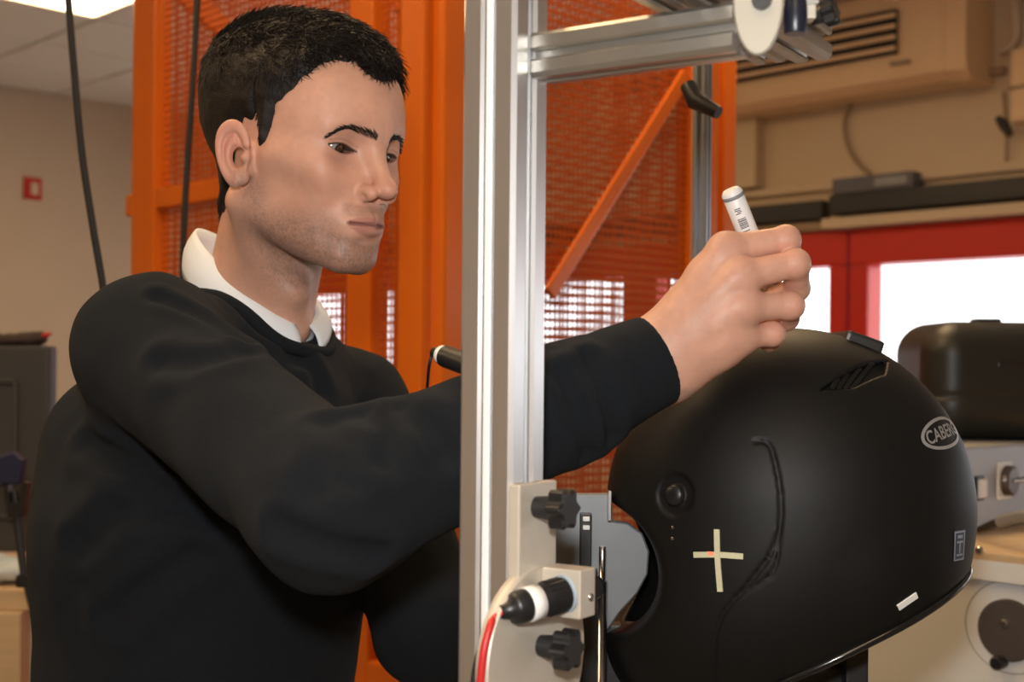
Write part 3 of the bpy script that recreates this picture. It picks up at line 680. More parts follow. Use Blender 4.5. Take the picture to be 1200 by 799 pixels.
MB().tube(bez([le, le + lx * 0.005 - Z3 * 0.006, P(570, 745, 0.812), P(558, 780, 0.81), P(554, 830, 0.81), P(560, 900, 0.82)], 40), 0.0022, 8).build('black_lead', M_cable, br)

# ---- upper laser bracket hanging from the cross beam
ub = thing('laser_bracket', 'cream tongue shaped laser bracket under the overhead cross beam', 'laser bracket', P(893, 60, 0.80))
un = nn(np.array([-0.25, -1, 0])); ue = nn(np.cross(Z3, un)) * -1
oc = P(889, -2, 0.80)
R2x, R2y = 0.0150, 0.0345
pts = [(R2x * math.cos(a), R2y * math.sin(a)) for a in np.linspace(math.pi, 2 * math.pi, 25)] + [(R2x, 0.06), (-R2x, 0.06)]
oc = P(889, -2, 0.765)
MB().prism(pts, 0.006, oc, (nn(np.cross(un, Z3)) * -1, Z3, un), 0.001).build('tongue_plate', mat('dull_cream_plate', (0.34, 0.31, 0.25), 0.5, metal=0.2), ub)
lb = P(932, -6, 0.80)
MB().box(P(925, 3, 0.81), (0.035, 0.016, 0.005), None, 0.001).build('holder_arm', M_alu, ub)
MB().lathe(P(932, 40, 0.80), Z3, [(0, 0.0066), (0.001, 0.0072), (0.017, 0.0072), (0.018, 0.0068), (0.03, 0.0068), (0.045, 0.005)], 24).build('laser_body', mat('navy_black', (0.010, 0.012, 0.025), 0.35), ub)
MB().box(P(946, 4, 0.815), (0.009, 0.012, 0.022), None, 0.001).build('angle_block', M_cream, ub)
knobpair(P(950, 22, 0.83), nn(np.array([0.8, -0.5, 0.2])), ub, 0.62)
MB().lathe(P(893, 1, 0.762), un, [(0, 0.006), (0.006, 0.006)], 18).build('black_screw', M_black, ub)

# ---- small side laser that peeks out left of the column
sl = thing('side_laser', 'small black laser with a white ring peeking out left of the column', 'laser', P(535, 425, 0.97))
ax = nn(P(545, 425, 0.96) - P(509, 412, 0.99)); o0 = P(507, 412, 0.99)
MB().lathe(o0, ax, [(0, 0.0025), (0.002, 0.0042), (0.011, 0.0046)], 18).build('strain_relief', M_black, sl)
MB().lathe(o0 + ax * 0.011, ax, [(0, 0.0068), (0.0005, 0.0075), (0.0055, 0.0075), (0.006, 0.0068)], 24).build('white_ring', M_white, sl)
MB().lathe(o0 + ax * 0.017, ax, [(0, 0.0085), (0.05, 0.0085)], 24).build('laser_body', M_black, sl)
MB().tube([o0 + ax * 0.05, CC * [1, 1, 0] + DR * 0.02 + Z3 * (o0 + ax * 0.05)[2]], 0.006, 10).build('support_rod', M_steel, sl)
MB().tube(bez([o0, P(503, 428, 0.99), P(501, 450, 1.02), P(499, 475, 1.07), P(500, 500, 1.09)], 20), 0.0012, 6).build('lead', M_cable, sl)

# ------------------------------------------------------------------ grey holder beside the helmet
hd_ = thing('helmet_holder', 'grey steel holder plate with black upright rod at the open front of the helmet', 'holder', (*P(690, 650, 1.12)[:2], 0))
pl = [(648, 578), (716, 578), (718, 610), (735, 612), (752, 624), (760, 645), (758, 672), (746, 694), (726, 716), (712, 736), (648, 736)]
D0 = 1.13
MB().prism([((x - CX) / FPX * D0, (CY - y) / FPX * D0) for x, y in pl], 0.012, (0, D0, CAMZ), (RV, UV, -FV), 0.0015).build('plate', M_greyplate, hd_)
MB().box(P(714, 592, 1.117), (0.003, 0.012, 0.026), None, 0.0005).build('edge_strip', M_steel, hd_)
z_ = P(700, 730, 1.145)
MB().box((z_[0], 1.146, z_[2] / 2), (0.085, 0.02, z_[2]), None, 0.002).build('upright', M_blackm, hd_)
MB().box(P(686, 640, 1.116), (0.010, 0.012, 0.058), None, 0.001).build('black_bar', M_black, hd_)
for yy in (608, 618): MB().box(P(687, yy, 1.108), (0.006, 0.003, 0.004), None, 0.0008).build('clip', M_white, hd_)
MB().lathe(P(689, 686, 1.11), nn([0.3, -1, 0]), [(-0.01, 0.012), (0.012, 0.011), (0.014, 0.009)], 20).build('roller', M_black, hd_)
a_ = P(706, 640, 1.105); b_ = a_.copy(); b_[2] = 0.0
MB().lathe(b_, Z3, [(0, 0.0045), (a_[2] - 0.03, 0.0045), (a_[2] - 0.03, 0.003), (a_[2], 0.003)], 16).build('rod', M_steel, hd_)
MB().box((b_[0] - 0.010, b_[1] + 0.004, P(700, 700, 1.11)[2] - 0.06), (0.012, 0.012, 0.17), None, 0.001).build('rod_guard', M_black, hd_)
MB().box((z_[0] - 0.05, 1.14, 0.01), (0.16, 0.2, 0.02), None, 0.004).build('base_plate', M_blackm, hd_)

# ------------------------------------------------------------------ helmet
HC = P(926, 600, 1.135); HP = math.radians(27.5); HY = math.radians(9)
Fh = np.array([-math.cos(HP) * math.cos(HY), math.cos(HP) * math.sin(HY), -math.sin(HP)])
Lh = nn(np.cross(Z3, Fh)); Uh = np.cross(Fh, Lh)
HB = np.stack([Fh, Lh, Uh]).astype(np.float32)
def hloc(p): return (p - HC.astype(np.float32)) @ HB.T
def to_h(p): return (np.atleast_2d(p) - HC) @ HB.astype(float).T
PORT = P(690, 664, 1.135)
SX = 0.163
def helm_outer(q):
    d = ell(q, (0.001, 0, 0.004), (0.160, 0.126, 0.160))
    d = smin(d, ell(q, (0.055, 0, -0.055), (0.150, 0.112, 0.108)), 0.04)      # jaw and chin bar
    d = smin(d, ell(q, (-0.030, 0, -0.062), (0.080, 0.104, 0.075)), 0.025)     # neck roll
    return d
def helm_base(p):
    q = hloc(p); d = helm_outer(q)
    d = smax(d, -(q[:, 2] + 0.112), 0.012)
    return d
edge_px = [(884, 517), (900, 519), (908, 540), (915, 580), (914, 620), (900, 655), (872, 690), (848, 718), (837, 752), (836, 800)]
E_PTS = np.array(pix_on(helm_base, [tuple(x) for x in bez([np.array(e) for e in edge_px], 40)]))
E2 = np.array(pix_on(helm_base, [tuple(x) for x in bez([np.array(e) for e in [(914, 620), (912, 650), (905, 672), (880, 690), (860, 702)]], 16)]))
V_PX = [(960, 457), (1000, 432), (1040, 422), (1037, 438), (998, 455)]
VP3 = np.array(pix_on(helm_base, V_PX)); VC = VP3.mean(0); VN = grad(helm_base, VC)[0]
VE1 = nn(VP3[2] - VP3[0]); VE1 = nn(VE1 - VN * np.dot(VE1, VN)); VE2 = np.cross(VN, VE1)
VPL = np.array([[np.dot(x - VC, VE1), np.dot(x - VC, VE2)] for x in VP3])
def poly_sd(x, poly):
    n = len(poly); area = sum(poly[i][0] * poly[(i + 1) % n][1] - poly[(i + 1) % n][0] * poly[i][1] for i in range(n)); s = 1 if area > 0 else -1
    d = np.full(len(x), -1e9)
    for i in range(n):
        a, b = poly[i], poly[(i + 1) % n]; e = nn(b - a); nrm = np.array([e[1], -e[0]]) * s; d = np.maximum(d, (x - a) @ nrm)
    return d
PIV = pix_on(helm_base, [(790, 580)])[0]; PIVN = grad(helm_base, PIV)[0]
def seglist(p, pts, r, step=1, reach=0.03):
    d = np.full(len(p), 1.0, np.float32); c = (pts.min(0) + pts.max(0)) / 2; R_ = np.linalg.norm(pts - c, axis=1).max() + reach
    m = ((p - c.astype(np.float32)) ** 2).sum(1) < R_ * R_
    if not m.any(): return d
    pm = p[m]; dm = d[m]
    for i in range(0, len(pts) - 1, step): dm = np.minimum(dm, cone(pm, pts[i], pts[min(i + step, len(pts) - 1)], r))
    d[m] = dm; return d
def helm(p):
    q = hloc(p); d = helm_outer(q)
    near = q[:, 1] < 10
    d = smax(d, -(q[:, 2] + 0.112), 0.012)
    inner = helm_outer(q) + 0.022
    d = np.maximum(d, -np.maximum(inner, -1.0))                               # hollow
    # eye port: a round tunnel across the front
    r = np.sqrt((p[:, 0] - PORT[0]) ** 2 + ((p[:, 2] - PORT[2]) * 0.92) ** 2) - 0.056
    d = smax(d, -r, 0.006)
    m = np.abs(d) < 0.03
    if m.any():
        pm = p[m]; dm = d[m]
        dm = smax(dm, -seglist(pm, E_PTS, 0.0016, 2), 0.0015); dm = smax(dm, -seglist(pm, E2, 0.0011, 2), 0.0015)
        x = np.stack([(pm - VC.astype(np.float32)) @ VE1, (pm - VC.astype(np.float32)) @ VE2], 1); pv = poly_sd(x, VPL)
        hN = (pm - VC.astype(np.float32)) @ VN; pocket = np.maximum(pv, np.abs(hN) - 0.012); pocket = np.where(hN > -0.02, pocket, 1.0)
        dm = smax(dm, -np.maximum(pocket, -(helm_outer(q[m]) + 0.006)), 0.0015)
        # recess round the visor pivot with a boss in it
        rp_ = (pm - PIV.astype(np.float32)); hN = rp_ @ PIVN; rr = np.linalg.norm(rp_ - hN[:, None] * PIVN, axis=1)
        ring = np.maximum(np.abs(rr - 0.013) - 0.004, np.abs(hN) - 0.003); dm = smax(dm, -ring, 0.003)
        d = d.copy(); d[m] = dm
    return d
M_helm = mat('matt_black_shell', (0.0058, 0.0056, 0.0054), 0.52, var=0.15, scale=30, bump=0.03, bscale=900, spec=0.25)
hl = thing('motorcycle_helmet', 'matt black full face motorcycle helmet with a cream cross on its side', 'helmet', HC - Z3 * 0.17)
V, F = nets(helm, HC - 0.24, HC + 0.24, 0.0022, relax=1)
npmesh('shell', V, F, M_helm, hl)
def strip_on(px, wid, lift, name, m, n=24, parent=None, taper=False):
    """band of tape laid onto the helmet along a line of pixels"""
    pts = np.array(pix_on(helm_base, [tuple(x) for x in bez([np.array(e, float) for e in px], n)])); nr_ = grad(helm_base, pts)
    mb_ = MB(); v = []; f = []
    for i in range(len(pts)):
        t = nn(pts[min(i + 1, len(pts) - 1)] - pts[max(i - 1, 0)]); s_ = nn(np.cross(nr_[i], t))
        a = pts[i] + nr_[i] * lift; ww = wid / 2
        v += [pts[i] - s_ * ww - nr_[i] * 0.0005, a - s_ * ww * 0.85, a + s_ * ww * 0.85, pts[i] + s_ * ww - nr_[i] * 0.0005]
    for i in range(len(pts) - 1):
        for k in range(3): f.append((i * 4 + k, (i + 1) * 4 + k, (i + 1) * 4 + k + 1, i * 4 + k + 1))
    f.append((0, 1, 2, 3)); q_ = (len(pts) - 1) * 4; f.append((q_ + 3, q_ + 2, q_ + 1, q_))
    mb_.add(v, f); return mb_.build(name, m, parent or hl)
M_mark = mat('cream_paint_mark', (0.62, 0.60, 0.40), 0.6, var=0.1, scale=200)
strip_on([(813, 650), (842, 650), (871, 652)], 0.0052, 0.0008, 'cross_mark', M_mark, 16)
strip_on([(840, 620), (841, 655), (844, 693)], 0.0052, 0.0010, 'cross_mark', M_mark, 16)
strip_on([(830, 648), (837, 649)], 0.0030, 0.0014, 'laser_dot', mat('laser_red', (0.9, 0.25, 0.15), 0.5, emis=(1.0, 0.16, 0.08), estr=0.6), 4)
# vent slats
for k in range(4):
    a = VPL[0] * (1 - (0.36 + 0.16 * k)) + VPL[1] * 0; 
    t = 0.30 + 0.17 * k
    lo2 = VPL[0] + (VPL[4] - VPL[0]) * min(1, t * 1.25) if t * 1.25 < 1 else VPL[4] + (VPL[3] - VPL[4]) * (t * 1.25 - 1)
    hi2 = VPL[0] + (VPL[1] - VPL[0]) * min(1, t * 1.9) if t * 1.9 < 1 else VPL[1] + (VPL[2] - VPL[1]) * (t * 1.9 - 1)
    A_ = VC + VE1 * lo2[0] + VE2 * lo2[1]; B_ = VC + VE1 * hi2[0] + VE2 * hi2[1]; t_ = nn(B_ - A_)
    MB().box((A_ + B_) / 2 - VN * 0.0015, (np.linalg.norm(B_ - A_), 0.0042, 0.005), (t_, np.cross(VN, t_), VN), 0.001).build('vent_slat', M_helm, hl)
# spoiler / top vent block on the crown
tv = P(1008, 398, 1.135); 
tvp = march(helm_base, [tv + Uh * 0.2], [-Uh], 0.0)[0]
sp = P(1003, 402, 1.135)
MB().box(sp, (0.034, 0.060, 0.012), (nn(P(1030, 402, 1.135) - P(990, 388, 1.135)), FV, np.cross(nn(P(1030, 402, 1.135) - P(990, 388, 1.135)), FV)), 0.003).build('top_vent', mat('satin_black', (0.02, 0.02, 0.02), 0.4), hl)
# bottom edge trim
pts = []
for k in range(72):
    a = 2 * math.pi * k / 72; dd = Fh * math.cos(a) + Lh * math.sin(a); o_ = HC - Uh * 0.1085
    t = 0.0; 
    for _ in range(60): t += float(helm_outer(hloc((o_ + dd * t)[None].astype(np.float32)))[0]) * -0.8
    pts.append(o_ + dd * (t - 0.001))
MB().tube(pts, 0.0035, 8, closed=True).build('edge_trim', mat('gloss_black_trim', (0.01, 0.01, 0.01), 0.15), hl)
# visor pivot pieces
MB().lathe(PIV - PIVN * 0.004, PIVN, [(0, 0.009), (0.005, 0.009), (0.007, 0.007), (0.0075, 0.003)], 24).build('visor_pivot', M_black, hl)
for px_ in ((788, 618), (788, 631)):
    o_ = pix_on(helm_base, [px_])[0]; n_ = grad(helm_base, o_)[0]; MB().lathe(o_ - n_ * 0.001, n_, [(0, 0.0016), (0.0016, 0.0016), (0.0022, 0.001)], 10).build('rivet', M_steel, hl)
# lettering emblem at the back and sticker: flat print on the curved shell
def text_on(body, size, o, name, m, target, lift, frame=None, parent=None):
    cu = bpy.data.curves.new(name, 'FONT'); cu.body = body; cu.size = size; cu.align_x = 'CENTER'; cu.align_y = 'CENTER'; cu.shear = 0.15 if frame is None else 0.0
    cu.resolution_u = 3; cu.offset = size * 0.015
    ob = bpy.data.objects.new(name, cu); COL.objects.link(ob); bpy.context.view_layer.update()
    me = bpy.data.meshes.new_from_object(ob.evaluated_get(bpy.context.evaluated_depsgraph_get()))
    bm = bmesh.new(); bm.from_mesh(me); bmesh.ops.subdivide_edges(bm, edges=[e for e in bm.edges if e.calc_length() > size * 0.15], cuts=1)
    v = np.array([q.co[:] for q in bm.verts]); f = [tuple(x.index for x in q.verts) for q in bm.faces]; bm.free()
    bpy.data.objects.remove(ob); bpy.data.meshes.remove(me); bpy.data.curves.remove(cu)
    return v, f
LC = pix_on(helm_base, [(1098, 510)])[0]; LN_ = grad(helm_base, LC)[0]
le_u = nn(Uh * 0.6 + Z3 * 0.4 - LN_ * np.dot(Uh * 0.6 + Z3 * 0.4, LN_)); le_r = nn(np.cross(le_u, LN_))
def onto(x, y, lift):
    """lay flat emblem coordinates on the shell round LC"""
    p0 = LC + le_r * x + le_u * y + LN_ * 0.03
    q_ = march(helm_base, p0, np.repeat(-LN_[None], len(p0), 0) if p0.ndim > 1 else -LN_, 0.0); n_ = grad(helm_base, q_); return q_ + n_ * lift
def flat_on(xy, faces, lift, name, m, parent):
    xy = np.array(xy); p0 = LC[None] + xy[:, :1] * le_r + xy[:, 1:2] * le_u + LN_ * 0.05
    q_ = march(helm_base, p0, np.repeat(-LN_[None], len(p0), 0), 0.0); n_ = grad(helm_base, q_)
    return MB().add(q_ + n_ * lift, faces).build(name, m, parent)
M_logo = mat('silver_print', (0.36, 0.36, 0.36), 0.4, metal=0.2)
xy = []; fc = []; nE = 56; ecx = 0.012
for k in range(nE):
    a = 2 * math.pi * k / nE; xy += [(ecx + 0.034 * math.cos(a), 0.0135 * math.sin(a)), (ecx + 0.030 * math.cos(a), 0.0108 * math.sin(a))]
for k in range(nE): j = (k + 1) % nE; fc.append((2 * k, 2 * j, 2 * j + 1, 2 * k + 1))
lg = flat_on(xy, fc, 0.0006, 'oval_emblem', M_logo, hl)
tv_, tf_ = text_on('CABERG', 0.0155, None, 'emblem_lettering', M_logo, None, 0)
flat_on([(ecx + x * 0.98, y) for x, y in tv_[:, :2]], tf_, 0.0007, 'emblem_lettering', M_logo, lg)
# small approval sticker
LC = pix_on(helm_base, [(1124, 639)])[0]; LN_ = grad(helm_base, LC)[0]; le_u = nn(Z3 - LN_ * LN_[2]); le_r = nn(np.cross(le_u, LN_))
gx = [(-0.009 + 0.018 * i / 4, -0.0125 + 0.025 * j / 4) for j in range(5) for i in range(5)]
gf = [(j * 5 + i, j * 5 + i + 1, j * 5 + i + 6, j * 5 + i + 5) for j in range(4) for i in range(4)]
stk = flat_on(gx, gf, 0.0004, 'sticker', mat('dark_blue_sticker', (0.03, 0.04, 0.07), 0.4), hl)
M_sp = mat('pale_blue_print', (0.30, 0.34, 0.42), 0.4)
def rect(x0, x1, y0, y1): return [(x0, y0), (x1, y0), (x1, y1), (x0, y1)]
for r_ in ((-0.0085, 0.0085, 0.0105, 0.0118), (-0.0085, 0.0085, -0.0122, -0.011), (-0.0085, -0.0070, -0.011, 0.0105), (0.007, 0.0085, -0.011, 0.0105), (-0.005, 0.005, 0.002, 0.0038), (-0.001, 0.001, -0.006, 0.002), (-0.005, 0.005, -0.0085, -0.0068), (-0.004, 0.004, 0.006, 0.0085)):
    flat_on(rect(*r_), [(0, 1, 2, 3)], 0.0008, 'sticker_print', M_sp, stk)
# white patch under the rear rim
LC = pix_on(helm_base, [(1064, 700)])[0]
o_ = strip_on([(1052, 712), (1074, 697)], 0.006, 0.0012, 'white_patch', M_white, 6)
# ---- stand under the helmet
hs = thing('helmet_stand', 'black metal post carrying the helmet from below', 'stand', (*P(960, 780, 1.15)[:2], 0))
pz = P(1000, 742, 1.15)
MB().box((P(998, 760, 1.15)[0], 1.15, pz[2] / 2), (0.02, 0.04, pz[2]), None, 0.002).build('post', M_blackm, hs)
MB().box((P(935, 780, 1.16)[0], 1.17, P(935, 775, 1.16)[2] / 2), (0.09, 0.05, P(935, 775, 1.16)[2]), None, 0.004).build('column', M_blackm, hs)
MB().box((P(975, 780, 1.16)[0], 1.17, 0.012), (0.24, 0.22, 0.024), None, 0.004).build('base_plate', M_blackm, hs)
hf = P(900, 600, 1.14)
MB().lathe((P(925, 600, 1.14)[0], 1.15, P(935, 776, 1.16)[2]), Z3, [(0, 0.04), (0.06, 0.045), (0.10, 0.055), (0.15, 0.06), (0.2, 0.05), (0.23, 0.02)], 24).build('head_support', M_blackm, hs)
MB().lathe(P(1001, 757, 1.13), -FV, [(0, 0.003), (0.003, 0.003)], 10).build('screw', M_steel, hs)
# ------------------------------------------------------------------ the man
# head frame: x forward, y to his left, z up; origin between the ears at eye level
YAW = math.radians(35.5); PIT = math.radians(8)
EYEM = P(432, 178, 1.18)
f_flat = np.array([math.cos(YAW), -math.sin(YAW), 0]); Lhd = np.array([math.sin(YAW), math.cos(YAW), 0])
Fhd = nn(f_flat * math.cos(PIT) - Z3 * math.sin(PIT)); Uhd = np.cross(Fhd, Lhd)
HO = EYEM - Fhd * 0.085
HR = np.stack([Fhd, Lhd, Uhd]).astype(np.float32)
def hd_loc(p): return (p - HO.astype(np.float32)) @ HR.T
def hd_w(q): return HO + np.atleast_2d(q) @ HR.astype(float)
EYE_C = np.array([0.0682, 0.0318, 0.000]); EYE_R = 0.0122
ear_tilt = math.radians(10); ear_fl = math.radians(24)
def head_sdf(q, ears=True):
    a = q.copy(); a[:, 1] = np.abs(a[:, 1]); s = a
    d = ell(s, (-0.008, 0, 0.038), (0.098, 0.0755, 0.079))
    d = smin(d, ell(s, (0.038, 0, 0.031), (0.0595, 0.063, 0.058)), 0.03)
    d = smin(d, ell(s, (0.042, 0, -0.030), (0.050, 0.056, 0.072)), 0.03)
    d = smin(d, ell(s, (0.010, 0, -0.030), (0.070, 0.064, 0.060)), 0.03)
    d = smin(d, cone(s, (0.002, 0.047, -0.062), (0.074, 0.015, -0.0975), 0.018, 0.0145), 0.028)          # jaw line
    d = smin(d, ell(s, (0.081, 0, -0.0960), (0.0165, 0.020, 0.0160)), 0.014)                          # chin
    d = smin(d, cone(s, (0.066, 0.042, -0.026), (0.030, 0.059, -0.016), 0.012, 0.009), 0.022)         # cheek bone
    d = smax(d, -ell(s, (0.055, 0.080, -0.056), (0.032, 0.020, 0.028)), 0.025)
    d = smin(d, cone(s, (0.0870, 0.010, 0.0140), (0.071, 0.041, 0.0205), 0.0098, 0.0080), 0.016)       # brow
    d = smax(d, -sph(s, (0.1000, 0.0305, -0.003), 0.0192), 0.014)                                      # socket
    d = smin(d, ell(s, (0.080, 0, -0.067), (0.0213, 0.028, 0.021)), 0.016)                            # muzzle
    # nose
    d = smin(d, cone(s, (0.0860, 0, 0.010), (0.1090, 0, -0.028), 0.0075, 0.0082), 0.010)
    d = smin(d, ell(s, (0.1120, 0, -0.0335), (0.0112, 0.0100, 0.0086)), 0.006)
    d = smin(d, ell(s, (0.1000, 0.0128, -0.0385), (0.0125, 0.0068, 0.0078)), 0.005)
    d = smax(d, -ell(s, (0.1060, 0.0078, -0.0450), (0.0064, 0.0034, 0.0040)), 0.002)
    d = smax(d, -cone(s, (0.1065, 0, -0.049), (0.1075, 0, -0.0565), 0.0022), 0.004)                   # philtrum
    # lips
    d = smin(d, cone(s, (0.0988, 0.003, -0.0612), (0.0890, 0.0225, -0.0655), 0.0048, 0.0020), 0.004)
    d = smin(d, cone(s, (0.0965, 0.000, -0.0730), (0.0880, 0.0215, -0.0690), 0.0062, 0.0024), 0.004)
    d = smax(d, -cone(s, (0.1045, 0.000, -0.0672), (0.0925, 0.0215, -0.0672), 0.0014), 0.0030)
    d = smax(d, -ell(s, (0.1060, 0, -0.0840), (0.0120, 0.020, 0.0055)), 0.008)
    d = smax(d, -cone(s, (0.100, 0.018, -0.043), (0.094, 0.030, -0.061), 0.0014), 0.008)              # nasolabial
    # lids
    e = sph(s, EYE_C, EYE_R + 0.0018); d = smin(d, e, 0.005)
    sl = (s[:, 1] - EYE_C[1]); zc = s[:, 2] - (EYE_C[2] - 0.0012 + 0.08 * sl)
    up = 0.0033 * np.maximum(0, 1 - (sl / 0.0140) ** 2); dn = -0.0042 * np.maximum(0, 1 - (sl / 0.0145) ** 2)
    ap = np.maximum(np.maximum(zc - up, dn - zc), np.abs(sl) - 0.0145); ap = np.maximum(ap, 0.070 - s[:, 0])
    d = smax(d, -np.maximum(ap, -(sph(s, EYE_C, EYE_R) - 0.0002) * -1 * 0 + ap), 0.0012)
    crease = np.abs(zc - up - 0.0042) - 0.0004; crease = np.maximum(crease, np.abs(e) - 0.0012); crease = np.maximum(crease, np.abs(sl) - 0.013)
    if not ears: return d
    # ears
    er = (s - np.array([0.0015, 0.0735, -0.0125], np.float32)) / 0.88 + np.array([0, 0, 0.005], np.float32)
    cf, sf = math.cos(ear_fl), math.sin(ear_fl); ct, st_ = math.cos(ear_tilt), math.sin(ear_tilt)
    ex = er[:, 0] * cf + er[:, 1] * sf * -1; en = er[:, 0] * sf + er[:, 1] * cf
    x2 = ex * ct + er[:, 2] * st_; z2 = -ex * st_ + er[:, 2] * ct
    x2 = x2 + 0.007; en = en - 0.010
    wdt = 0.0165 + 0.10 * np.clip(z2, -0.03, 0.03); rad = np.sqrt((x2 / np.maximum(wdt, 0.006)) ** 2 + (z2 / 0.0305) ** 2)
    body = np.maximum((rad - 1) * 0.015, np.abs(en) - 0.0020)
    rim = np.sqrt(((rad - 0.93) * 0.0155) ** 2 + (en - 0.0032) ** 2) - 0.0034
    rim = rim + 0.012 * sstep(0.002, 0.012, x2) * sstep(0.008, -0.006, z2)
    anti = np.sqrt(((np.sqrt(((x2 - 0.003) / 0.0095) ** 2 + ((z2 + 0.003) / 0.0165) ** 2) - 1) * 0.009) ** 2 + (en - 0.0022) ** 2) - 0.0030
    anti = anti + 0.012 * sstep(0.003, 0.011, x2)
    conch = np.sqrt(((x2 - 0.005) / 0.0075) ** 2 + ((z2 + 0.004) / 0.0105) ** 2 + ((en - 0.002) / 0.008) ** 2) - 1; conch = conch * 0.007
    ear = smin(body, rim, 0.003); ear = smin(ear, anti, 0.003); ear = smax(ear, -conch, 0.003)
    ep = np.stack([x2, en, z2], 1)
    ear = smin(ear, sph(ep, (0.0120, 0.0010, -0.005), 0.0048), 0.004)                                 # tragus
    ear = smin(ear, ell(ep, (0.0060, 0.0, -0.0255), (0.0085, 0.0042, 0.0075)), 0.005)                 # lobe
    ear = smin(ear, cone(ep, (0.013, -0.011, 0.004), (0.010, -0.010, -0.018), 0.007), 0.006)          # root
    near = (np.abs(ex) < 0.05) & (np.abs(s[:, 2]) < 0.06)
    d = np.where(near, smin(d, np.where(near, ear * 0.88, 1.0), 0.005), d)
    return d
NECK_T = HO - Fhd * 0.022 - Uhd * 0.045
NECK_B = P(300, 374, 1.30)
def neck_sdf(p):
    d = cone(p, NECK_T, NECK_B, 0.0515, 0.056)
    aa = HO + Fhd * 0.012 - Uhd * 0.140; d = smin(d, sph(p, aa, 0.008), 0.03)
    sc_a = HO - Fhd * 0.012 - Lhd * 0.062 - Uhd * 0.06; sc_b = NECK_B + f_flat * 0.055 - Z3 * 0.01
    return smin(d, cone(p, sc_a, sc_b, 0.012, 0.011), 0.03)
# ---- torso and arms
TYW = math.radians(36); ft = np.array([math.cos(TYW), -math.sin(TYW), 0]); lt = np.array([math.sin(TYW), math.cos(TYW), 0])
SH_R = np.array([-0.330, 1.170, 1.462]); EL_R = P(388, 592, 0.965); WR_R = P(776, 420, 1.035)
SH_L = np.array([-0.178, 1.415, 1.408]); EL_L = P(505, 735, 1.30); WR_L = P(770, 660, 1.42)
PELV = np.array([-0.330, 1.335, 0.93]); CHST = np.array([-0.290, 1.305, 1.30]); UPC = np.array([-0.285, 1.310, 1.435])
def torso_sdf(p, grow=0.0):
    def tl(o): q = p - o.astype(np.float32); return np.stack([q @ ft.astype(np.float32), q @ lt.astype(np.float32), q[:, 2]], 1)
    q = tl(CHST); qs = q * np.array([1, 1 / 1.42, 1], np.float32)
    lean = np.array([*(np.array([np.dot(PELV - CHST, ft), np.dot(PELV - CHST, lt) / 1.42])), PELV[2] - CHST[2]])
    d = cone(qs, lean, (0, 0, 0), 0.122 + grow, 0.125 + grow)
    u = np.array([np.dot(UPC - CHST, ft), np.dot(UPC - CHST, lt) / 1.42, UPC[2] - CHST[2]])
    d = smin(d, cone(qs, (0, 0, 0), u, 0.122 + grow, 0.082 + grow), 0.05)
    return d
def arm(p, a, b, c, r, k=0.02): return smin(cone(p, a, b, r[0], r[1]), cone(p, b, c, r[1], r[2]), k)
# finger chains of the right hand (pixel, pixel, depth)
FING = [
    [(850, 293, 1.022), (921, 281, 1.026), (927, 305, 1.050), (908, 322, 1.066)],
    [(866, 324, 1.010), (932, 309, 1.014), (934, 338, 1.036), (908, 348, 1.058)],
    [(870, 360, 1.010), (926, 358, 1.016), (922, 373, 1.040), (898, 372, 1.058)],
    [(866, 396, 1.020), (905, 391, 1.026), (902, 399, 1.046), (882, 392, 1.056)]]
FR = [(0.0125, 0.0106, 0.0098, 0.0082), (0.0125, 0.0108, 0.0100, 0.0084), (0.0120, 0.0102, 0.0094, 0.0080), (0.0110, 0.0090, 0.0082, 0.0070)]
THUMB = [(800, 385, 1.060), (842, 345, 1.080), (880, 330, 1.092), (904, 335, 1.088)]
TR = (0.018, 0.014, 0.0112, 0.0088)
W3 = [P(*x) for x in ((764, 408, 1.037), (784, 436, 1.040))]
FP = [[P(*x) for x in ch] for ch in FING]; TP = [P(*x) for x in THUMB]
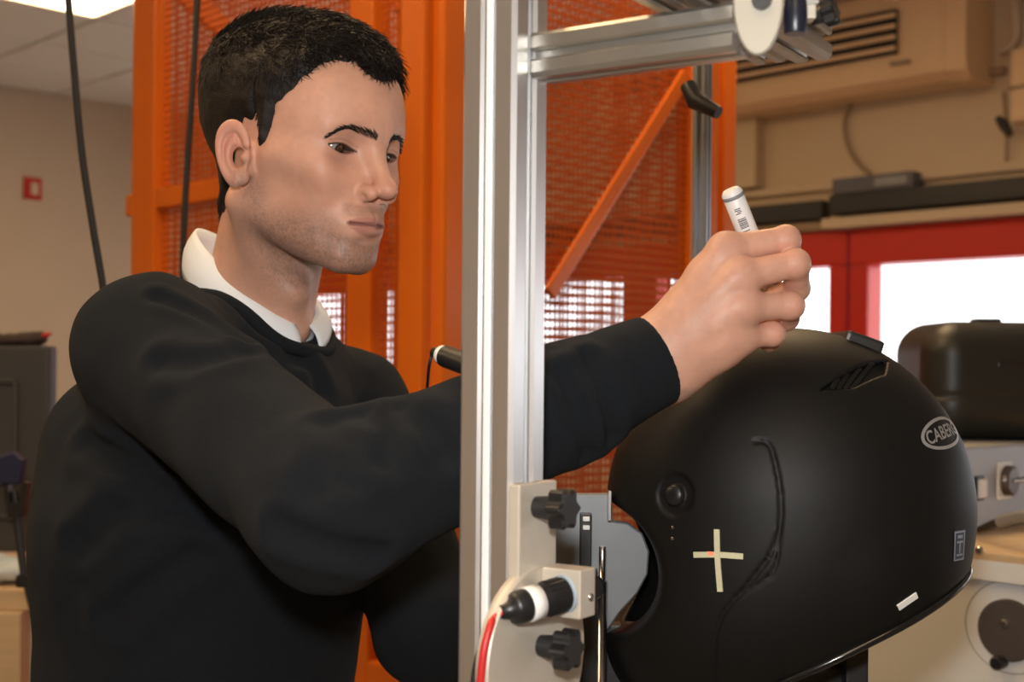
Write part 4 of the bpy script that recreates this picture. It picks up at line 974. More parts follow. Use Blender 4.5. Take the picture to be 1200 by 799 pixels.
def hand_sdf(p):
    d = smin(cone(p, W3[0] - (WR_R - EL_R) * 0.3, W3[0], 0.024, 0.022), cone(p, W3[1] - (WR_R - EL_R) * 0.3, W3[1], 0.023, 0.021), 0.02)
    wr = [W3[0] * (1 - t) + W3[1] * t for t in (0.05, 0.35, 0.7, 1.0)]
    for k in range(4): d = smin(d, cone(p, wr[k], FP[k][0], 0.0195, 0.0132), 0.018)
    for k in range(3): d = smin(d, cone(p, FP[k][0] * .75 + wr[k] * .25, FP[k + 1][0] * .75 + wr[k + 1] * .25, 0.012), 0.014)
    pm = (FP[1][0] + FP[2][0]) / 2 * 0.5 + WR_R * 0.5 + FV * 0.014
    d = smin(d, sph(p, pm, 0.026), 0.02)
    d = smin(d, cone(p, W3[1] + FV * 0.006, FP[3][0] * 0.8 + W3[1] * 0.2 + FV * 0.008, 0.020, 0.013), 0.015)
    fd = None
    for ch, r in zip(FP, FR):
        f = cone(p, ch[0], ch[1], r[0], r[1]); f = smin(f, sph(p, ch[1], r[1] + 0.0006), 0.004)
        f = smin(f, cone(p, ch[1], ch[2], r[1], r[2]), 0.004); f = smin(f, cone(p, ch[2], ch[3], r[2], r[3]), 0.004)
        f = smin(f, sph(p, ch[0] - FV * 0.003, r[0] * 0.82), 0.010)
        fd = f if fd is None else smin(fd, f, 0.0022)
    d = smin(d, fd, 0.007)
    t = cone(p, TP[0], TP[1], TR[0], TR[1]); t = smin(t, cone(p, TP[1], TP[2], TR[1], TR[2]), 0.006); t = smin(t, cone(p, TP[2], TP[3], TR[2], TR[3]), 0.004)
    d = smin(d, t, 0.008)
    # skin folds and tendons
    for k in range(4):
        a = FP[k][0] * 0.9 + wr[k] * 0.1; b = FP[k][0] * 0.35 + wr[k] * 0.65; n_ = np.array([-0.25, -1, 0.2]) * 0.0142
        d = smin(d, cone(p, a + n_ * 0.78, b + n_ * 0.95, 0.0032, 0.0024), 0.012)
    return d
# left hand behind the helmet: relaxed, palm towards the shell
hdir = nn(np.array([1.0, 0.12, -0.10])); hupv = nn(np.array([0.05, -0.35, 1.0])); hn_ = np.cross(hdir, hupv)
def lhand_sdf(p):
    d = cone(p, WR_L - hdir * 0.06, WR_L, 0.028, 0.026); fd = None
    for k, (off, L_, r) in enumerate(((0.030, 0.075, 0.0095), (0.010, 0.084, 0.0098), (-0.010, 0.078, 0.0092), (-0.029, 0.062, 0.0082))):
        m = WR_L + hdir * (0.085 - 0.006 * abs(k - 1)) + hupv * off; d = smin(d, cone(p, WR_L + hupv * off * 0.5, m, 0.018, 0.0125), 0.016)
        b1_ = m + nn(hdir + hn_ * 0.15) * L_ * 0.5; b2_ = b1_ + nn(hdir + hn_ * 0.55) * L_ * 0.3; b3_ = b2_ + nn(hdir + hn_ * 0.9) * L_ * 0.25
        f = smin(smin(cone(p, m, b1_, r * 1.1, r), cone(p, b1_, b2_, r, r * .93), 0.004), cone(p, b2_, b3_, r * .93, r * .8), 0.004); fd = f if fd is None else smin(fd, f, 0.002)
    d = smin(d, fd, 0.006); t0 = WR_L + hdir * 0.02 + hupv * 0.02; t1 = t0 + hdir * 0.035 + hupv * 0.030; t2 = t1 + hdir * 0.03 + hupv * 0.012
    return smin(d, smin(cone(p, t0, t1, 0.017, 0.012), cone(p, t1, t2, 0.0115, 0.009), 0.005), 0.010)
def body_sdf(p):
    d = smin(head_sdf(hd_loc(p)), neck_sdf(p), 0.013)
    d = smin(d, torso_sdf(p, -0.028), 0.03)
    d = smin(d, cone(p, NECK_B - Z3 * 0.055, SH_R, 0.034, 0.040), 0.02); d = smin(d, cone(p, NECK_B - Z3 * 0.055, SH_L, 0.034, 0.038), 0.02)
    d = smin(d, arm(p, SH_R, EL_R, WR_R - (WR_R - EL_R) * 0.05, (0.050, 0.040, 0.026)), 0.02)
    d = smin(d, arm(p, SH_L, EL_L, WR_L, (0.048, 0.040, 0.026)), 0.02)
    d = smin(d, hand_sdf(p), 0.006); return smin(d, lhand_sdf(p), 0.006)
def headneck(p): return smin(head_sdf(hd_loc(p)), neck_sdf(p), 0.013)

SKIN = np.array([0.645, 0.350, 0.246])
def skin_cols(V):
    q = hd_loc(V.astype(np.float32)); c = np.repeat(SKIN[None], len(V), 0).astype(np.float64); s = q.copy(); s[:, 1] = np.abs(s[:, 1])
    n1 = vnoise(V, 60, 3); n2 = vnoise(V, 240, 5); n3 = vnoise(V, 900, 9)
    c *= (1 + 0.07 * n1 + 0.045 * n2)[:, None]
    hd = np.linalg.norm(q, axis=1) < 0.2
    def mix(mask, col, amt, face=True):
        m = np.clip(mask * amt * (hd if face else 1), 0, 1)[:, None]; c[:] = c * (1 - m) + np.array(col) * m
    g = lambda cen, r: np.exp(-(((s - np.array(cen)) / np.array(r)) ** 2).sum(1))
    mix(g((0.085, 0.045, -0.035), (0.03, 0.025, 0.02)), (0.62, 0.30, 0.21), 0.45)                 # cheek blush
    mix(g((0.115, 0, -0.034), (0.014, 0.014, 0.012)), (0.60, 0.27, 0.19), 0.6)                      # nose tip
    mix(g((-0.008, 0.085, -0.010), (0.022, 0.02, 0.032)), (0.62, 0.27, 0.21), 0.75)
    mix(g((0.082, 0.034, -0.010), (0.015, 0.018, 0.008)), (0.40, 0.19, 0.15), 0.6); mix(g((0.082, 0.022, 0.004), (0.015, 0.010, 0.010)), (0.42, 0.20, 0.15), 0.45)                  # socket shade painted under and round the eyes
    # stubble: jaw, chin, upper lip
    zb_ = -0.060 - 0.0 * s[:, 0]
    jaw = sstep(-0.046, -0.078, s[:, 2]) * sstep(-0.035, 0.02, s[:, 0]) * sstep(0.014, 0.045, s[:, 1] + sstep(-0.074, -0.092, s[:, 2]) * 0.03 + np.clip(-(s[:, 2] + 0.079), 0, 0.02) * 1.5)
    jaw = np.maximum(jaw, sstep(-0.01, -0.05, s[:, 2]) * np.exp(-((s[:, 0] - 0.012) / 0.014) ** 2) * sstep(0.04, 0.055, s[:, 1]) * 0.8)
    jaw = np.maximum(jaw, sstep(-0.086, -0.096, s[:, 2]) * sstep(0.0, 0.05, s[:, 0]))
    jaw = jaw * sstep(-0.165, -0.125, s[:, 2])
    mous = sstep(-0.047, -0.052, s[:, 2]) * sstep(-0.064, -0.059, s[:, 2]) * sstep(0.07, 0.085, s[:, 0]) * sstep(0.032, 0.024, s[:, 1])
    stub = np.maximum(jaw, 0.55 * mous) * (0.62 + 0.22 * n3 + 0.12 * n2) * hd
    mix(stub, (0.15, 0.092, 0.072), 0.95)
    # lips
    zl = s[:, 2]; sl = s[:, 1]
    wl = np.maximum(0, 1 - (sl / 0.0245) ** 2)
    lip = sstep(0.0012, -0.0006, np.abs(zl + 0.0674) - (0.0025 + np.where(zl > -0.0674, 0.0055, 0.0078) * wl)) * (sl < 0.0245) * (s[:, 0] > 0.08)
    mix(lip, (0.44, 0.19, 0.155), 0.8)
    mix(np.exp(-((zl + 0.0670) / 0.0011) ** 2) * (sl < 0.026) * (s[:, 0] > 0.08), (0.16, 0.06, 0.05), 0.85)
    # eye brows and lash line
    t = np.clip((sl - 0.009) / 0.040, 0, 1); zbw = 0.0130 + 0.0090 * t - 0.016 * np.maximum(0, t - 0.5) ** 2 * 4; th = 0.0042 * (1 - 0.6 * t)
    bro = sstep(th, th * 0.35, np.abs(s[:, 2] - zbw)) * (sl > 0.008) * (sl < 0.051) * (s[:, 0] > 0.05)
    mix(bro * (0.8 + 0.3 * n3), (0.030, 0.020, 0.015), 0.9)
    zc = s[:, 2] - (EYE_C[2] - 0.0012 + 0.08 * (sl - EYE_C[1])); dl = sl - EYE_C[1]
    up = 0.0033 * np.maximum(0, 1 - (dl / 0.0140) ** 2); dn_ = -0.0042 * np.maximum(0, 1 - (dl / 0.0145) ** 2)
    eye_m = (np.abs(dl) < 0.0155) & (s[:, 0] > 0.06)
    mix(np.exp(-((zc - up - 0.0004) / 0.0011) ** 2) * eye_m, (0.02, 0.012, 0.010), 0.95)
    mix(np.exp(-((zc - dn_ + 0.0004) / 0.0008) ** 2) * eye_m, (0.16, 0.07, 0.06), 0.7)
    mix(np.exp(-((zc - up - 0.0042) / 0.0011) ** 2) * eye_m, (0.34, 0.16, 0.11), 0.6)  # lid crease: its shade drawn as a darker skin colour
    # scalp under the hair
    mix(sstep(-0.0006, 0.0022, hair_h(q)) * hd, (0.022, 0.015, 0.012), 1.0)
    # small moles
    for mm in ((0.058, 0.052, 0.018), (0.05, 0.06, -0.022)): mix(np.exp(-(np.linalg.norm(s - np.array(mm), axis=1) / 0.0018) ** 2) * (q[:, 1] < 0), (0.12, 0.05, 0.04), 0.8)
    # right hand: redder knuckles
    for ch in FP:
        for j, a_ in ((0, 0.35), (1, 0.5)): mix(np.exp(-(np.linalg.norm(V - ch[j], axis=1) / 0.014) ** 2), (0.64, 0.29, 0.215), a_, False)
    return np.clip(c, 0, 1)
def hair_h(q):
    """hair thickness over the skin; below zero where no hair grows"""
    s = np.abs(q[:, 1]); x, z = q[:, 0], q[:, 2]
    # hairline height along the side of the head, from nape to forehead
    xs = np.array([-0.12, -0.075, -0.045, -0.026, -0.004, 0.012, 0.016, 0.026, 0.036, 0.047, 0.060, 0.070, 0.082, 0.100])
    zs = np.array([-0.085, -0.082, -0.070, -0.030, 0.012, 0.010, -0.014, -0.012, 0.016, 0.036, 0.052, 0.072, 0.076, 0.072])
    zl = np.interp(x, xs, zs) + 0.004 * vnoise(q, 130, 21)
    zl = zl - np.where(x > 0.055, 0.012 * sstep(0.035, 0.010, s), 0)
    top = sstep(0.02, 0.10, z); th = 0.0055 + 0.006 * top - 0.004 * sstep(0.05, 0.085, x) * top + 0.002 * sstep(-0.02, -0.08, x)
    th = th + 0.004 * sstep(0.0, -0.06, x) * sstep(-0.06, 0.0, z)
    sl_ = np.interp(x, (xs[1:] + xs[:-1]) / 2, np.clip(np.diff(zs) / np.diff(xs), -3, 3)); zd = (z - zl) / np.sqrt(1 + sl_ * sl_)
    return np.where(z > zl, th * sstep(0, 0.020, zd), -0.004) - 0.0006
def skull_sdf(q, p): return smin(head_sdf(q, False), neck_sdf(p), 0.013)
def hair_sdf(p):
    q = hd_loc(p); h = hair_h(q); top = sstep(0.02, 0.09, q[:, 2])
    # clumps drawn out along the growth direction
    st = q * np.array([0.55, 1.0, 0.7], np.float32)
    n = vnoise(st, 120, 31) * 0.6 + vnoise(st, 260, 32) * 0.4
    b = skull_sdf(q, p)
    return (b - h - n * (0.0012 + 0.0038 * top * sstep(-0.05, 0.06, q[:, 0])) * (h > 0)) * 0.7

man = thing('person', 'person in dark pullover and white shirt marking the helmet with a pen', 'person', (-0.33, 1.335, 0.0))
M_skin = attr_mat('skin', rough=0.48, sss=0.25, spec=0.42, bump=0.2, bscale=600)
hb_lo, hb_hi = HO - [0.17, 0.17, 0.21], HO + [0.17, 0.17, 0.16]
wb_lo, wb_hi = P(740, 470, 1.0), P(965, 240, 1.12)
wb_lo = np.array([wb_lo[0], 0.955, wb_lo[2]]); wb_hi = np.array([wb_hi[0], 1.14, wb_hi[2]])
inb = lambda V, lo, hi: ((V > lo) & (V < hi)).all(1)
lim = lambda lo, hi: (lambda p: body_sdf(p))
Va, Fa = nets(headneck, hb_lo, hb_hi, 0.0011, relax=1)
TEST = globals().get('TEST_HEAD', False)
if not TEST: Vb, Fb = nets(hand_sdf, wb_lo - 0.0, wb_hi, 0.0012, relax=1)
if not TEST: Vc, Fc = nets(body_sdf, np.array([-0.62, 0.85, 0.80]), np.array([0.36, 1.62, 1.56]), 0.005, relax=1, keep=lambda V: ~(inb(V, hb_lo + 0.012, hb_hi) | inb(V, wb_lo + 0.012, wb_hi)))
if TEST: VV, FF_ = Va, Fa
else: VV = np.concatenate([Va, Vb, Vc]); FF_ = np.concatenate([Fa, Fb + len(Va), Fc + len(Va) + len(Vb)])
npmesh('body', VV, FF_, M_skin, man, skin_cols(VV))
# eyes
for sg_ in (-1, 1):
    n1, n2_ = 28, 40; v = []; cl = []; gaze = nn(np.array([1.0, 0.10 - 0.02 * sg_, -0.30])); t1_ = nn(np.cross(gaze, [0, 0, 1])); t2_ = np.cross(t1_, gaze)
    for i in range(n1 + 1):
        th = math.pi * i / n1
        for j in range(n2_):
            ph = 2 * math.pi * j / n2_; r = EYE_R - 0.0003
            v.append(EYE_C * [1, sg_, 1] + (gaze * math.cos(th) + (t1_ * math.cos(ph) + t2_ * math.sin(ph)) * math.sin(th)) * r)
            R_ = r * math.sin(th) if th < math.pi / 2 else 1
            cl.append((0.006, 0.005, 0.005) if R_ < 0.0024 else (0.055, 0.028, 0.014) if R_ < 0.0056 else (0.015, 0.01, 0.01) if R_ < 0.0064 else (0.33, 0.28, 0.26))
    F_ = np.array([(i * n2_ + j, (i + 1) * n2_ + j, (i + 1) * n2_ + (j + 1) % n2_, i * n2_ + (j + 1) % n2_) for i in range(n1) for j in range(n2_)])
    npmesh('eye', hd_w(v), F_, attr_mat('eyeball', rough=0.08, spec=0.6), man, np.array(cl))
# hair: clumped cap and loose locks
M_hair = mat('dark_brown_hair', (0.0095, 0.0060, 0.0046), 0.5, var=0.5, scale=220, spec=0.35, bump=0.5, bscale=900)
Vh, Fh_ = nets(hair_sdf, HO - [0.16, 0.16, 0.13], HO + [0.16, 0.16, 0.17], 0.0018, relax=0, keep=lambda V: hair_h(hd_loc(V.astype(np.float32))) > -0.0045)
rng = np.random.default_rng(3)
hq = hd_loc(Vh.astype(np.float32)); hh_ = hair_h(hq); sel = hh_ > 0.0001; src = Vh[sel]; sq = hq[sel]; gN = grad(lambda p: skull_sdf(hd_loc(p), p), src)
NS = 17000
idx = rng.choice(len(src), NS, replace=False)
B_ = src[idx]; N_ = gN[idx]; Q_ = sq[idx]; nz = rng.normal(0, 1, (NS, 3)); cn = np.stack([vnoise(Q_, 90, 70 + k) for k in range(3)], 1)
top = np.clip((Q_[:, 2] - 0.02) / 0.07, 0, 1)[:, None]; frt = np.clip((Q_[:, 0] + 0.02) / 0.08, 0, 1)[:, None]
L_ = (0.0085 + 0.007 * top + 0.004 * top * frt) * rng.uniform(0.6, 1.2, (NS, 1)); L_ = L_ * np.clip(hh_[sel][idx][:, None] / 0.004, 0.45, 1)
bk = np.clip(-Q_[:, :1] / 0.06, 0, 1)
comb = Fhd * (0.85 * top - 0.35 * (1 - top)) + Uhd * (-0.9 * (1 - top)) + nz * (0.20 + 0.15 * top) + cn * (0.35 + 0.8 * top)
unit = lambda a: a / (np.linalg.norm(a, axis=1, keepdims=True) + 1e-9)
T_ = unit(comb - N_ * (comb * N_).sum(1, keepdims=True)); W_ = np.cross(N_, T_)
curl = rng.uniform(-1, 1, (NS, 1)) * (0.25 + 0.9 * top * frt); lift = 0.10 + 0.42 * top * rng.uniform(0.2, 1.0, (NS, 1))
r_ = 0.00042 + 0.0003 * top; rows = []
for k in range(4):
    u = k / 3; c_ = B_ - N_ * 0.0012 + T_ * L_ * u * (1 - 0.25 * np.abs(curl) * u) + N_ * L_ * (lift * u - 0.35 * u * u * (1 - 0.4 * top)) + W_ * curl * L_ * 0.55 * u * u
    for m_ in range(3):
        a = 2 * math.pi * m_ / 3; rows.append(c_ + (W_ * math.cos(a) + N_ * math.sin(a)) * r_ * (1 - 0.75 * u))
sv = np.stack(rows, 1).reshape(-1, 3); bi = (np.arange(NS) * 12)[:, None]
sf = np.concatenate([bi + np.array([[k * 3 + m_, k * 3 + (m_ + 1) % 3, k * 3 + 3 + (m_ + 1) % 3, k * 3 + 3 + m_]]) for k in range(3) for m_ in range(3)])
npmesh('hair', np.concatenate([Vh, sv]), np.concatenate([Fh_, sf + len(Vh)]), M_hair, man)
# eye brow hairs
bf = []; bt = rng.uniform(0, 1, 360); bs = np.where(np.arange(360) < 180, -1, 1)
bq = np.stack([np.full(360, 0.13), (0.009 + 0.040 * bt) * bs, 0.0130 + 0.0090 * bt - 0.064 * np.maximum(0, bt - 0.5) ** 2 + rng.uniform(-1, 1, 360) * 0.0028 * (1 - 0.65 * bt)], 1)
bo = march(headneck, hd_w(bq), np.repeat(-Fhd[None], 360, 0), 0.0, it=40); bv = list(zip(bo, bt, bs))
for o_, t, sg_ in bv:
    n_ = Fhd; d_ = nn(Lhd * sg_ * (0.5 + 0.6 * t) + Uhd * (0.7 - 1.0 * t) + rng.normal(0, 0.12, 3) - Fhd * 0.35 * t); w_ = nn(np.cross(d_, n_)); L_ = 0.006
    k0_ = len(bf) * 3
    bf.append([o_ - d_ * 0.001 + w_ * 0.00028, o_ - d_ * 0.001 - w_ * 0.00028, o_ + d_ * L_ * 0.6 + n_ * 0.0008 + w_ * 0.00022, o_ + d_ * L_ * 0.6 + n_ * 0.0008 - w_ * 0.00022, o_ + d_ * L_])
bvv = np.array(bf).reshape(-1, 3); nb = len(bf)
mbx = MB(); mbx.add(bvv, [q for i in range(nb) for q in ((i * 5, i * 5 + 1, i * 5 + 3, i * 5 + 2), (i * 5 + 2, i * 5 + 3, i * 5 + 4))]); mbx.build('eyebrows', M_hair, man)['kind'] = 'stuff'

# ---- pullover
CF = nn(f_flat * 0.94 + Lhd * -0.05); CLt = nn(np.cross(Z3, CF))
CUFF = EL_R + (WR_R - EL_R) * 0.985
fax = nn(WR_R - EL_R)
WRINK = []   # grooves: pixel polyline, depth radius
def knit_base(p):
    d = torso_sdf(p, 0.0)
    d = smin(d, cone(p, NECK_B - Z3 * 0.060, SH_R, 0.050, 0.062), 0.05); d = smin(d, ell(p, NECK_B - CF * 0.055 - Z3 * 0.035, (0.06, 0.06, 0.07)), 0.05); d = smin(d, cone(p, NECK_B - CF * 0.10 - lt * 0.10 - Z3 * 0.13, PELV - lt * 0.075 + ft * 0.005 + Z3 * 0.12, 0.068, 0.083), 0.06); d = smin(d, cone(p, NECK_B - Z3 * 0.05, SH_L, 0.050, 0.056), 0.05)
    d = smin(d, ell(p, NECK_B + CF * 0.045 - Z3 * 0.098, (0.062, 0.062, 0.062)), 0.04)
    d = smin(d, cone(p, SH_R, SH_R * 0.62 + EL_R * 0.38, 0.054, 0.058), 0.045)
    a = smin(cone(p, SH_R, EL_R, 0.061, 0.061), cone(p, EL_R, CUFF, 0.061, 0.0405), 0.02)
    d = smin(d, a, 0.014)
    b = smin(cone(p, SH_L, EL_L, 0.060, 0.056), cone(p, EL_L, WR_L, 0.056, 0.040), 0.02)
    return smin(d, b, 0.018)
GRV = [[(250, 340), (290, 372), (330, 398), (345, 420)], [(150, 420), (210, 425), (270, 415), (318, 405)], [(185, 350), (240, 372), (290, 400)],
       [(375, 470), (385, 520), (372, 570)], [(402, 478), (412, 520), (408, 560)], [(430, 485), (452, 505), (450, 540)], [(470, 480), (500, 500), (520, 530)],
       [(330, 620), (380, 640), (440, 650)], [(345, 400), (370, 440), (380, 470)], [(100, 520), (160, 560), (240, 610)], [(90, 640), (140, 600), (200, 590)], [(100, 760), (170, 690), (230, 650)],
       [(660, 440), (680, 490), (690, 540)], [(690, 425), (712, 470), (715, 510)]]
GP = [np.array(pix_on(knit_base, [tuple(x) for x in bez([np.array(e, float) for e in g_], 9)])) for g_ in GRV]
GW = [0.010, 0.010, 0.007, 0.010, 0.010, 0.009, 0.010, 0.009, 0.009, 0.010, 0.012, 0.012, 0.008, 0.008]
GS = []
for g_, wd in zip(GP, GW):
    st_i = 0
    for k in range(1, len(g_) + 1):
        if k == len(g_) or np.linalg.norm(g_[k] - g_[k - 1]) > 0.022:
            if k - st_i > 2: GS.append((g_[st_i:k], wd))
            st_i = k
def knit(p):
    d = knit_base(p); m = np.abs(d) < 0.05
    if m.any():
        pm = p[m]; dm = d[m]
        for g_, wd in GS:
            r = seglist(pm, g_, 0.0, 1, 0.045); dm = dm + 0.0068 * np.exp(-(r / wd) ** 2) - 0.0030 * np.exp(-((r - wd * 2) / wd) ** 2)
        dm = dm + 0.0035 * vnoise(pm * np.array([1, 1, 0.6], np.float32), 16, 4) + 0.0016 * vnoise(pm, 38, 6)
        # ribbed cuff
        t = (pm - CUFF.astype(np.float32)) @ fax.astype(np.float32); cf_ = sstep(-0.055, -0.050, t) * (np.linalg.norm(pm - CUFF, axis=1) < 0.08)
        dm = dm + cf_ * 0.0012
        d = d.copy(); d[m] = dm
    t = (p - CUFF.astype(np.float32)) @ fax.astype(np.float32); r_ = np.linalg.norm(p - CUFF.astype(np.float32) - t[:, None] * fax.astype(np.float32), axis=1)
    d = np.where((np.linalg.norm(p - CUFF.astype(np.float32), axis=1) < 0.1), smax(d, t, 0.004), d)                # cut at the cuff
    d = smax(d, 0.90 - p[:, 2], 0.01)
    # neck opening
    return smax(d, -np.maximum(collar_d(p, 0.0), -1), 0.008)
# collar ring: tilted plane round the neck
def collar_d(p, g): 
    q = p - NECK_B.astype(np.float32); x = q @ CF.astype(np.float32); y = q @ CLt.astype(np.float32)
    r = np.sqrt((x / 1.12) ** 2 + y ** 2) - (0.066 + g); return np.maximum(r, (0.006 - 0.48 * x) - q[:, 2])
def knit_mat():
    m = mat('navy_knit', (0.0125, 0.0145, 0.0175), 0.9, var=0.25, scale=500, bump=0.5, bscale=1400, spec=0.06, sheen=0.03)
    return m
M_knit = knit_mat()
Vk, Fk = nets(knit, np.array([-0.62, 0.85, 0.84]), np.array([0.36, 1.62, 1.58]), 0.0034, relax=1, slack=2.0)
sw = npmesh('pullover', Vk, Fk, M_knit, man)
bm = bmesh.new(); bm.from_mesh(sw.data); be = [e for e in bm.edges if e.is_boundary]
if be:
    r = bmesh.ops.holes_fill(bm, edges=be, sides=40)
    for q in r['faces']: q.smooth = True
    bmesh.ops.recalc_face_normals(bm, faces=bm.faces)
bm.to_mesh(sw.data); bm.free()
# ribbed neckband
def ring(phi, rx, ry, z): return NECK_B + CF * (rx * math.cos(phi)) + CLt * (ry * math.sin(phi)) + Z3 * z
def neck_ring(grow, base):
    out = []
    for k in range(96):
        ph = 2 * math.pi * k / 96; d_ = CF * math.cos(ph) * 1.12 + CLt * math.sin(ph)
        xy = NECK_B + d_ * (0.066 + grow); zt_ = xy[2] + 0.2
        o_ = np.array([xy[0], xy[1], 1.62]); q_ = march(knit_base, o_[None], np.array([[0, 0, -1.0]]), 0.0, it=60)[0]; out.append(q_)
    return out
NR0 = neck_ring(0.004, 0)
MB().tube([q + Z3 * 0.001 for q in NR0], 0.0072, 10, closed=True).build('neckband', M_knit, man)
# ---- white shirt collar: fold line close to the neck, leaf falling outwards
M_shirt = mat('white_cotton', (0.72, 0.77, 0.83), 0.8, var=0.02, scale=300, bump=0.15, bscale=1500)
def sheet(rows, th, name, m, parent):
    """solid sheet from rows of points"""
    R_ = np.array(rows); a, b, _ = R_.shape; n_ = np.zeros_like(R_)
    du = np.gradient(R_, axis=0); dv_ = np.gradient(R_, axis=1); n_ = np.cross(du, dv_); n_ /= np.linalg.norm(n_, axis=2, keepdims=True) + 1e-9
    top = R_ + n_ * th / 2; bot = R_ - n_ * th / 2; v = np.concatenate([top.reshape(-1, 3), bot.reshape(-1, 3)]); f = []; N_ = a * b
    for i in range(a - 1):
        for j in range(b - 1):
            k = i * b + j; f.append((k, k + 1, k + b + 1, k + b)); f.append((N_ + k, N_ + k + b, N_ + k + b + 1, N_ + k + 1))
    for j in range(b - 1): f.append((j, N_ + j, N_ + j + 1, j + 1)); k = (a - 1) * b + j; f.append((k, k + 1, N_ + k + 1, N_ + k))
    for i in range(a - 1): k = i * b; f.append((k, k + b, N_ + k + b, N_ + k)); k = i * b + b - 1; f.append((k, N_ + k, N_ + k + b, k + b))
    return MB().add(v, f, True).build(name, m, parent)
rows_leaf = []; rows_stand = []
NB_ = 6; NA = 72
gap = 0.16
for k in range(NA + 1):
    ph = gap + (2 * math.pi - 2 * gap) * k / NA; c_ = math.cos(ph)
    # the band falls steeply from nape to throat
    zt_ = 0.0425 - 0.0465 * c_ ; zb_ = 0.0200 - 0.040 * c_ - 0.008 * (1 - abs(c_))
    rt = 0.0585; rb = 0.0735 - 0.004 * (1 - c_) / 2
    pt = max(0.0, 1 - min(abs(ph - gap), abs(2 * math.pi - gap - ph)) / 0.45)   # pointed leaf ends
    zb_ -= 0.012 * pt; rb += 0.003 * pt
    nsd = max(0.0, -math.sin(ph)); zt_ += 0.019 * nsd; zb_ += 0.006 * nsd
    d_ = CF * c_ * 1.08 + CLt * math.sin(ph)
    T_ = NECK_B + d_ * rt + Z3 * zt_; B_ = NECK_B + d_ * rb + Z3 * zb_; In = NECK_B + d_ * (rt - 0.004) + Z3 * (zt_ - 0.034)
    leaf = []
    for j in range(NB_ + 1):
        u = j / NB_; leaf.append(T_ * (1 - u) + B_ * u + d_ * 0.004 * math.sin(u * math.pi) + Z3 * 0.002 * math.sin(u * math.pi))
    rows_leaf.append(leaf); rows_stand.append([T_ * (1 - u) + In * u for u in np.linspace(0, 1, 4)])
sh = sheet(rows_leaf, 0.0022, 'shirt_collar', M_shirt, man)
sheet(rows_stand, 0.0018, 'collar_stand', M_shirt, sh)
# ---- trousers and shoes, below the frame
M_trs = mat('dark_trousers', (0.02, 0.022, 0.03), 0.85); hipR = PELV - lt * 0.09 - Z3 * 0.02; hipL = PELV + lt * 0.09 - Z3 * 0.02
ftR = np.array([*(PELV - lt * 0.11)[:2], 0.10]); ftL = np.array([*(PELV + lt * 0.11 + ft * 0.08)[:2], 0.10])
def trs(p):
    d = None
    for h_, f_ in ((hipR, ftR), (hipL, ftL)):
        kn = (h_ + f_) / 2 + ft * 0.03; a = smin(cone(p, h_, kn, 0.090, 0.066), cone(p, kn, f_, 0.066, 0.056), 0.03); d = a if d is None else smin(d, a, 0.02)
    q = (p - PELV.astype(np.float32)); qs = np.stack([q @ ft.astype(np.float32), q @ lt.astype(np.float32) / 1.4, q[:, 2]], 1)
    d = smin(d, cone(qs, (0, 0, -0.03), (0, 0, 0.0), 0.115), 0.03)
    return smax(d, 0.07 - p[:, 2], 0.01)
V, F = nets(trs, np.array([-0.72, 0.95, 0.02]), np.array([0.1, 1.72, 1.1]), 0.009); npmesh('trousers', V, F, M_trs, man)
for f_ in (ftR, ftL):
    def shoe(p):
        b0 = f_ * [1, 1, 0]; d = smin(cone(p, b0 + Z3 * 0.045 - ft * 0.03, b0 + Z3 * 0.035 + ft * 0.15, 0.042, 0.036), cone(p, b0 + Z3 * 0.05, b0 + Z3 * 0.10, 0.045, 0.045), 0.03)
        return smax(d, -p[:, 2] + 0.002, 0.004)
    V, F = nets(shoe, f_ * [1, 1, 0] - [0.25, 0.25, 0.02], f_ * [1, 1, 0] + [0.25, 0.25, 0.2], 0.006); npmesh('shoe', V, F, M_black, man)

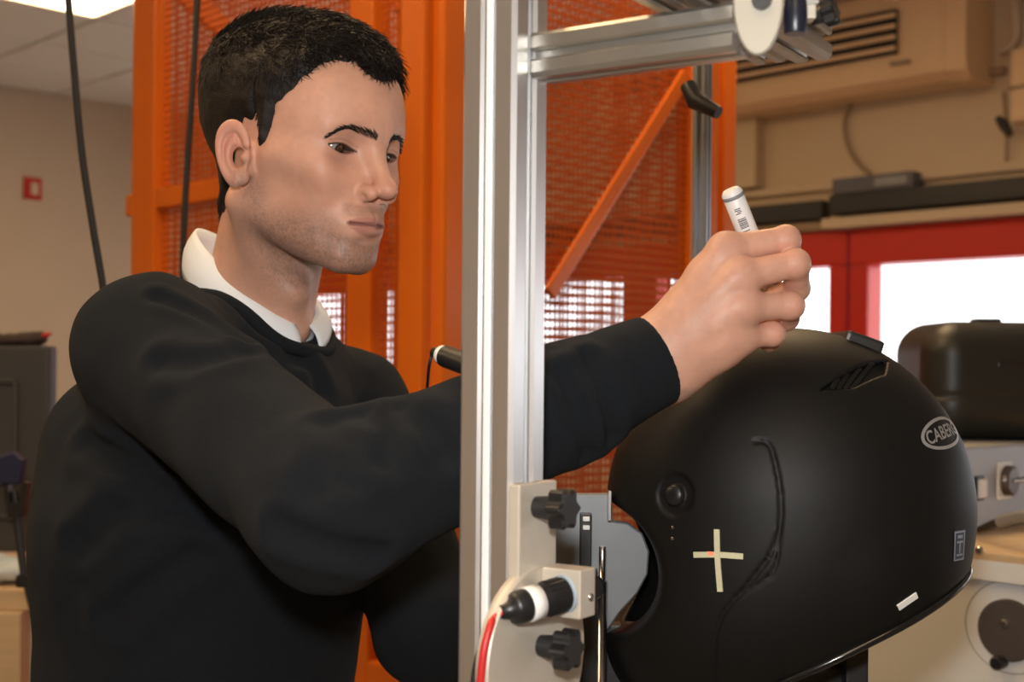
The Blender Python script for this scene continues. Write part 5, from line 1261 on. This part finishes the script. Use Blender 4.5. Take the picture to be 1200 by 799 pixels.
# ---- marker pen held in the hand
mk0 = P(856, 222, 1.050); mk1 = P(921, 384, 1.086); ma = nn(mk1 - mk0); ML = np.linalg.norm(mk1 - mk0)
mk = thing('marker_pen', 'white paint marker with printed barcode label held in the hand', 'pen', mk1)
rm = 0.0088
MB().lathe(mk0, ma, [(0, 0.0066), (0.0008, 0.0074), (0.003, rm), (0.098, rm), (0.101, 0.0072), (0.104, 0.0066)], 32).build('barrel', M_white, mk)
MB().lathe(mk0 + ma * 0.103, ma, [(0, 0.0062), (0.008, 0.0056), (0.012, 0.0036), (ML - 0.103 - 0.006, 0.0030), (ML - 0.103, 0.0022)], 20).build('tip', mat('yellow_tip', (0.55, 0.50, 0.12), 0.5), mk)
MB().lathe(mk0 + ma * 0.0045, ma, [(0, rm + 0.0001), (0.0001, rm + 0.0002), (0.003, rm + 0.0002), (0.0031, rm + 0.0001)], 32).build('cap_line', mat('print_grey', (0.25, 0.25, 0.27), 0.5), mk)
tcam = nn((CAM - mk0) - ma * np.dot(CAM - mk0, ma)); sd = np.cross(ma, tcam)
M_pr = mat('print_black', (0.05, 0.05, 0.06), 0.5)
def patch(u0, u1, a0, a1, n=5):
    v = []; 
    for i in range(n + 1):
        a = a0 + (a1 - a0) * i / n; r_ = tcam * math.cos(a) + sd * math.sin(a); v += [mk0 + ma * u0 + r_ * (rm + 0.00015), mk0 + ma * u1 + r_ * (rm + 0.00015)]
    return v, [(2 * i, 2 * i + 1, 2 * i + 3, 2 * i + 2) for i in range(n)]
lab = MB()
for k, (w_, g_) in enumerate(((.0006, .0004), (.0003, .0004), (.0008, .0003), (.0003, .0005), (.0006, .0003), (.0004, .0004), (.0008, .0004), (.0003, .0003), (.0005, .0004), (.0007, .0003), (.0003, .0004), (.0006, .0004))):
    pass
u_ = 0.024
for w_, g_ in ((.0006, .0004), (.0003, .0004), (.0008, .0003), (.0003, .0005), (.0006, .0003), (.0004, .0004), (.0008, .0004), (.0003, .0003), (.0005, .0004), (.0007, .0003)):
    lab.add(*patch(u_, u_ + w_, -0.35, 0.45)); u_ += w_ + g_
for u0_, a0_, a1_ in ((0.0150, -0.2, 0.35), (0.0164, -0.15, 0.4), (0.0178, -0.2, 0.2), (0.0192, -0.1, 0.4), (0.0350, -0.3, 0.4), (0.0365, -0.2, 0.3)):
    lab.add(*patch(u0_, u0_ + 0.0008, a0_, a1_))
lp = lab.build('printed_barcode', M_pr, mk); lp['kind'] = 'stuff'
for o in SC.objects:
    if '_o' in o: del o['_o']
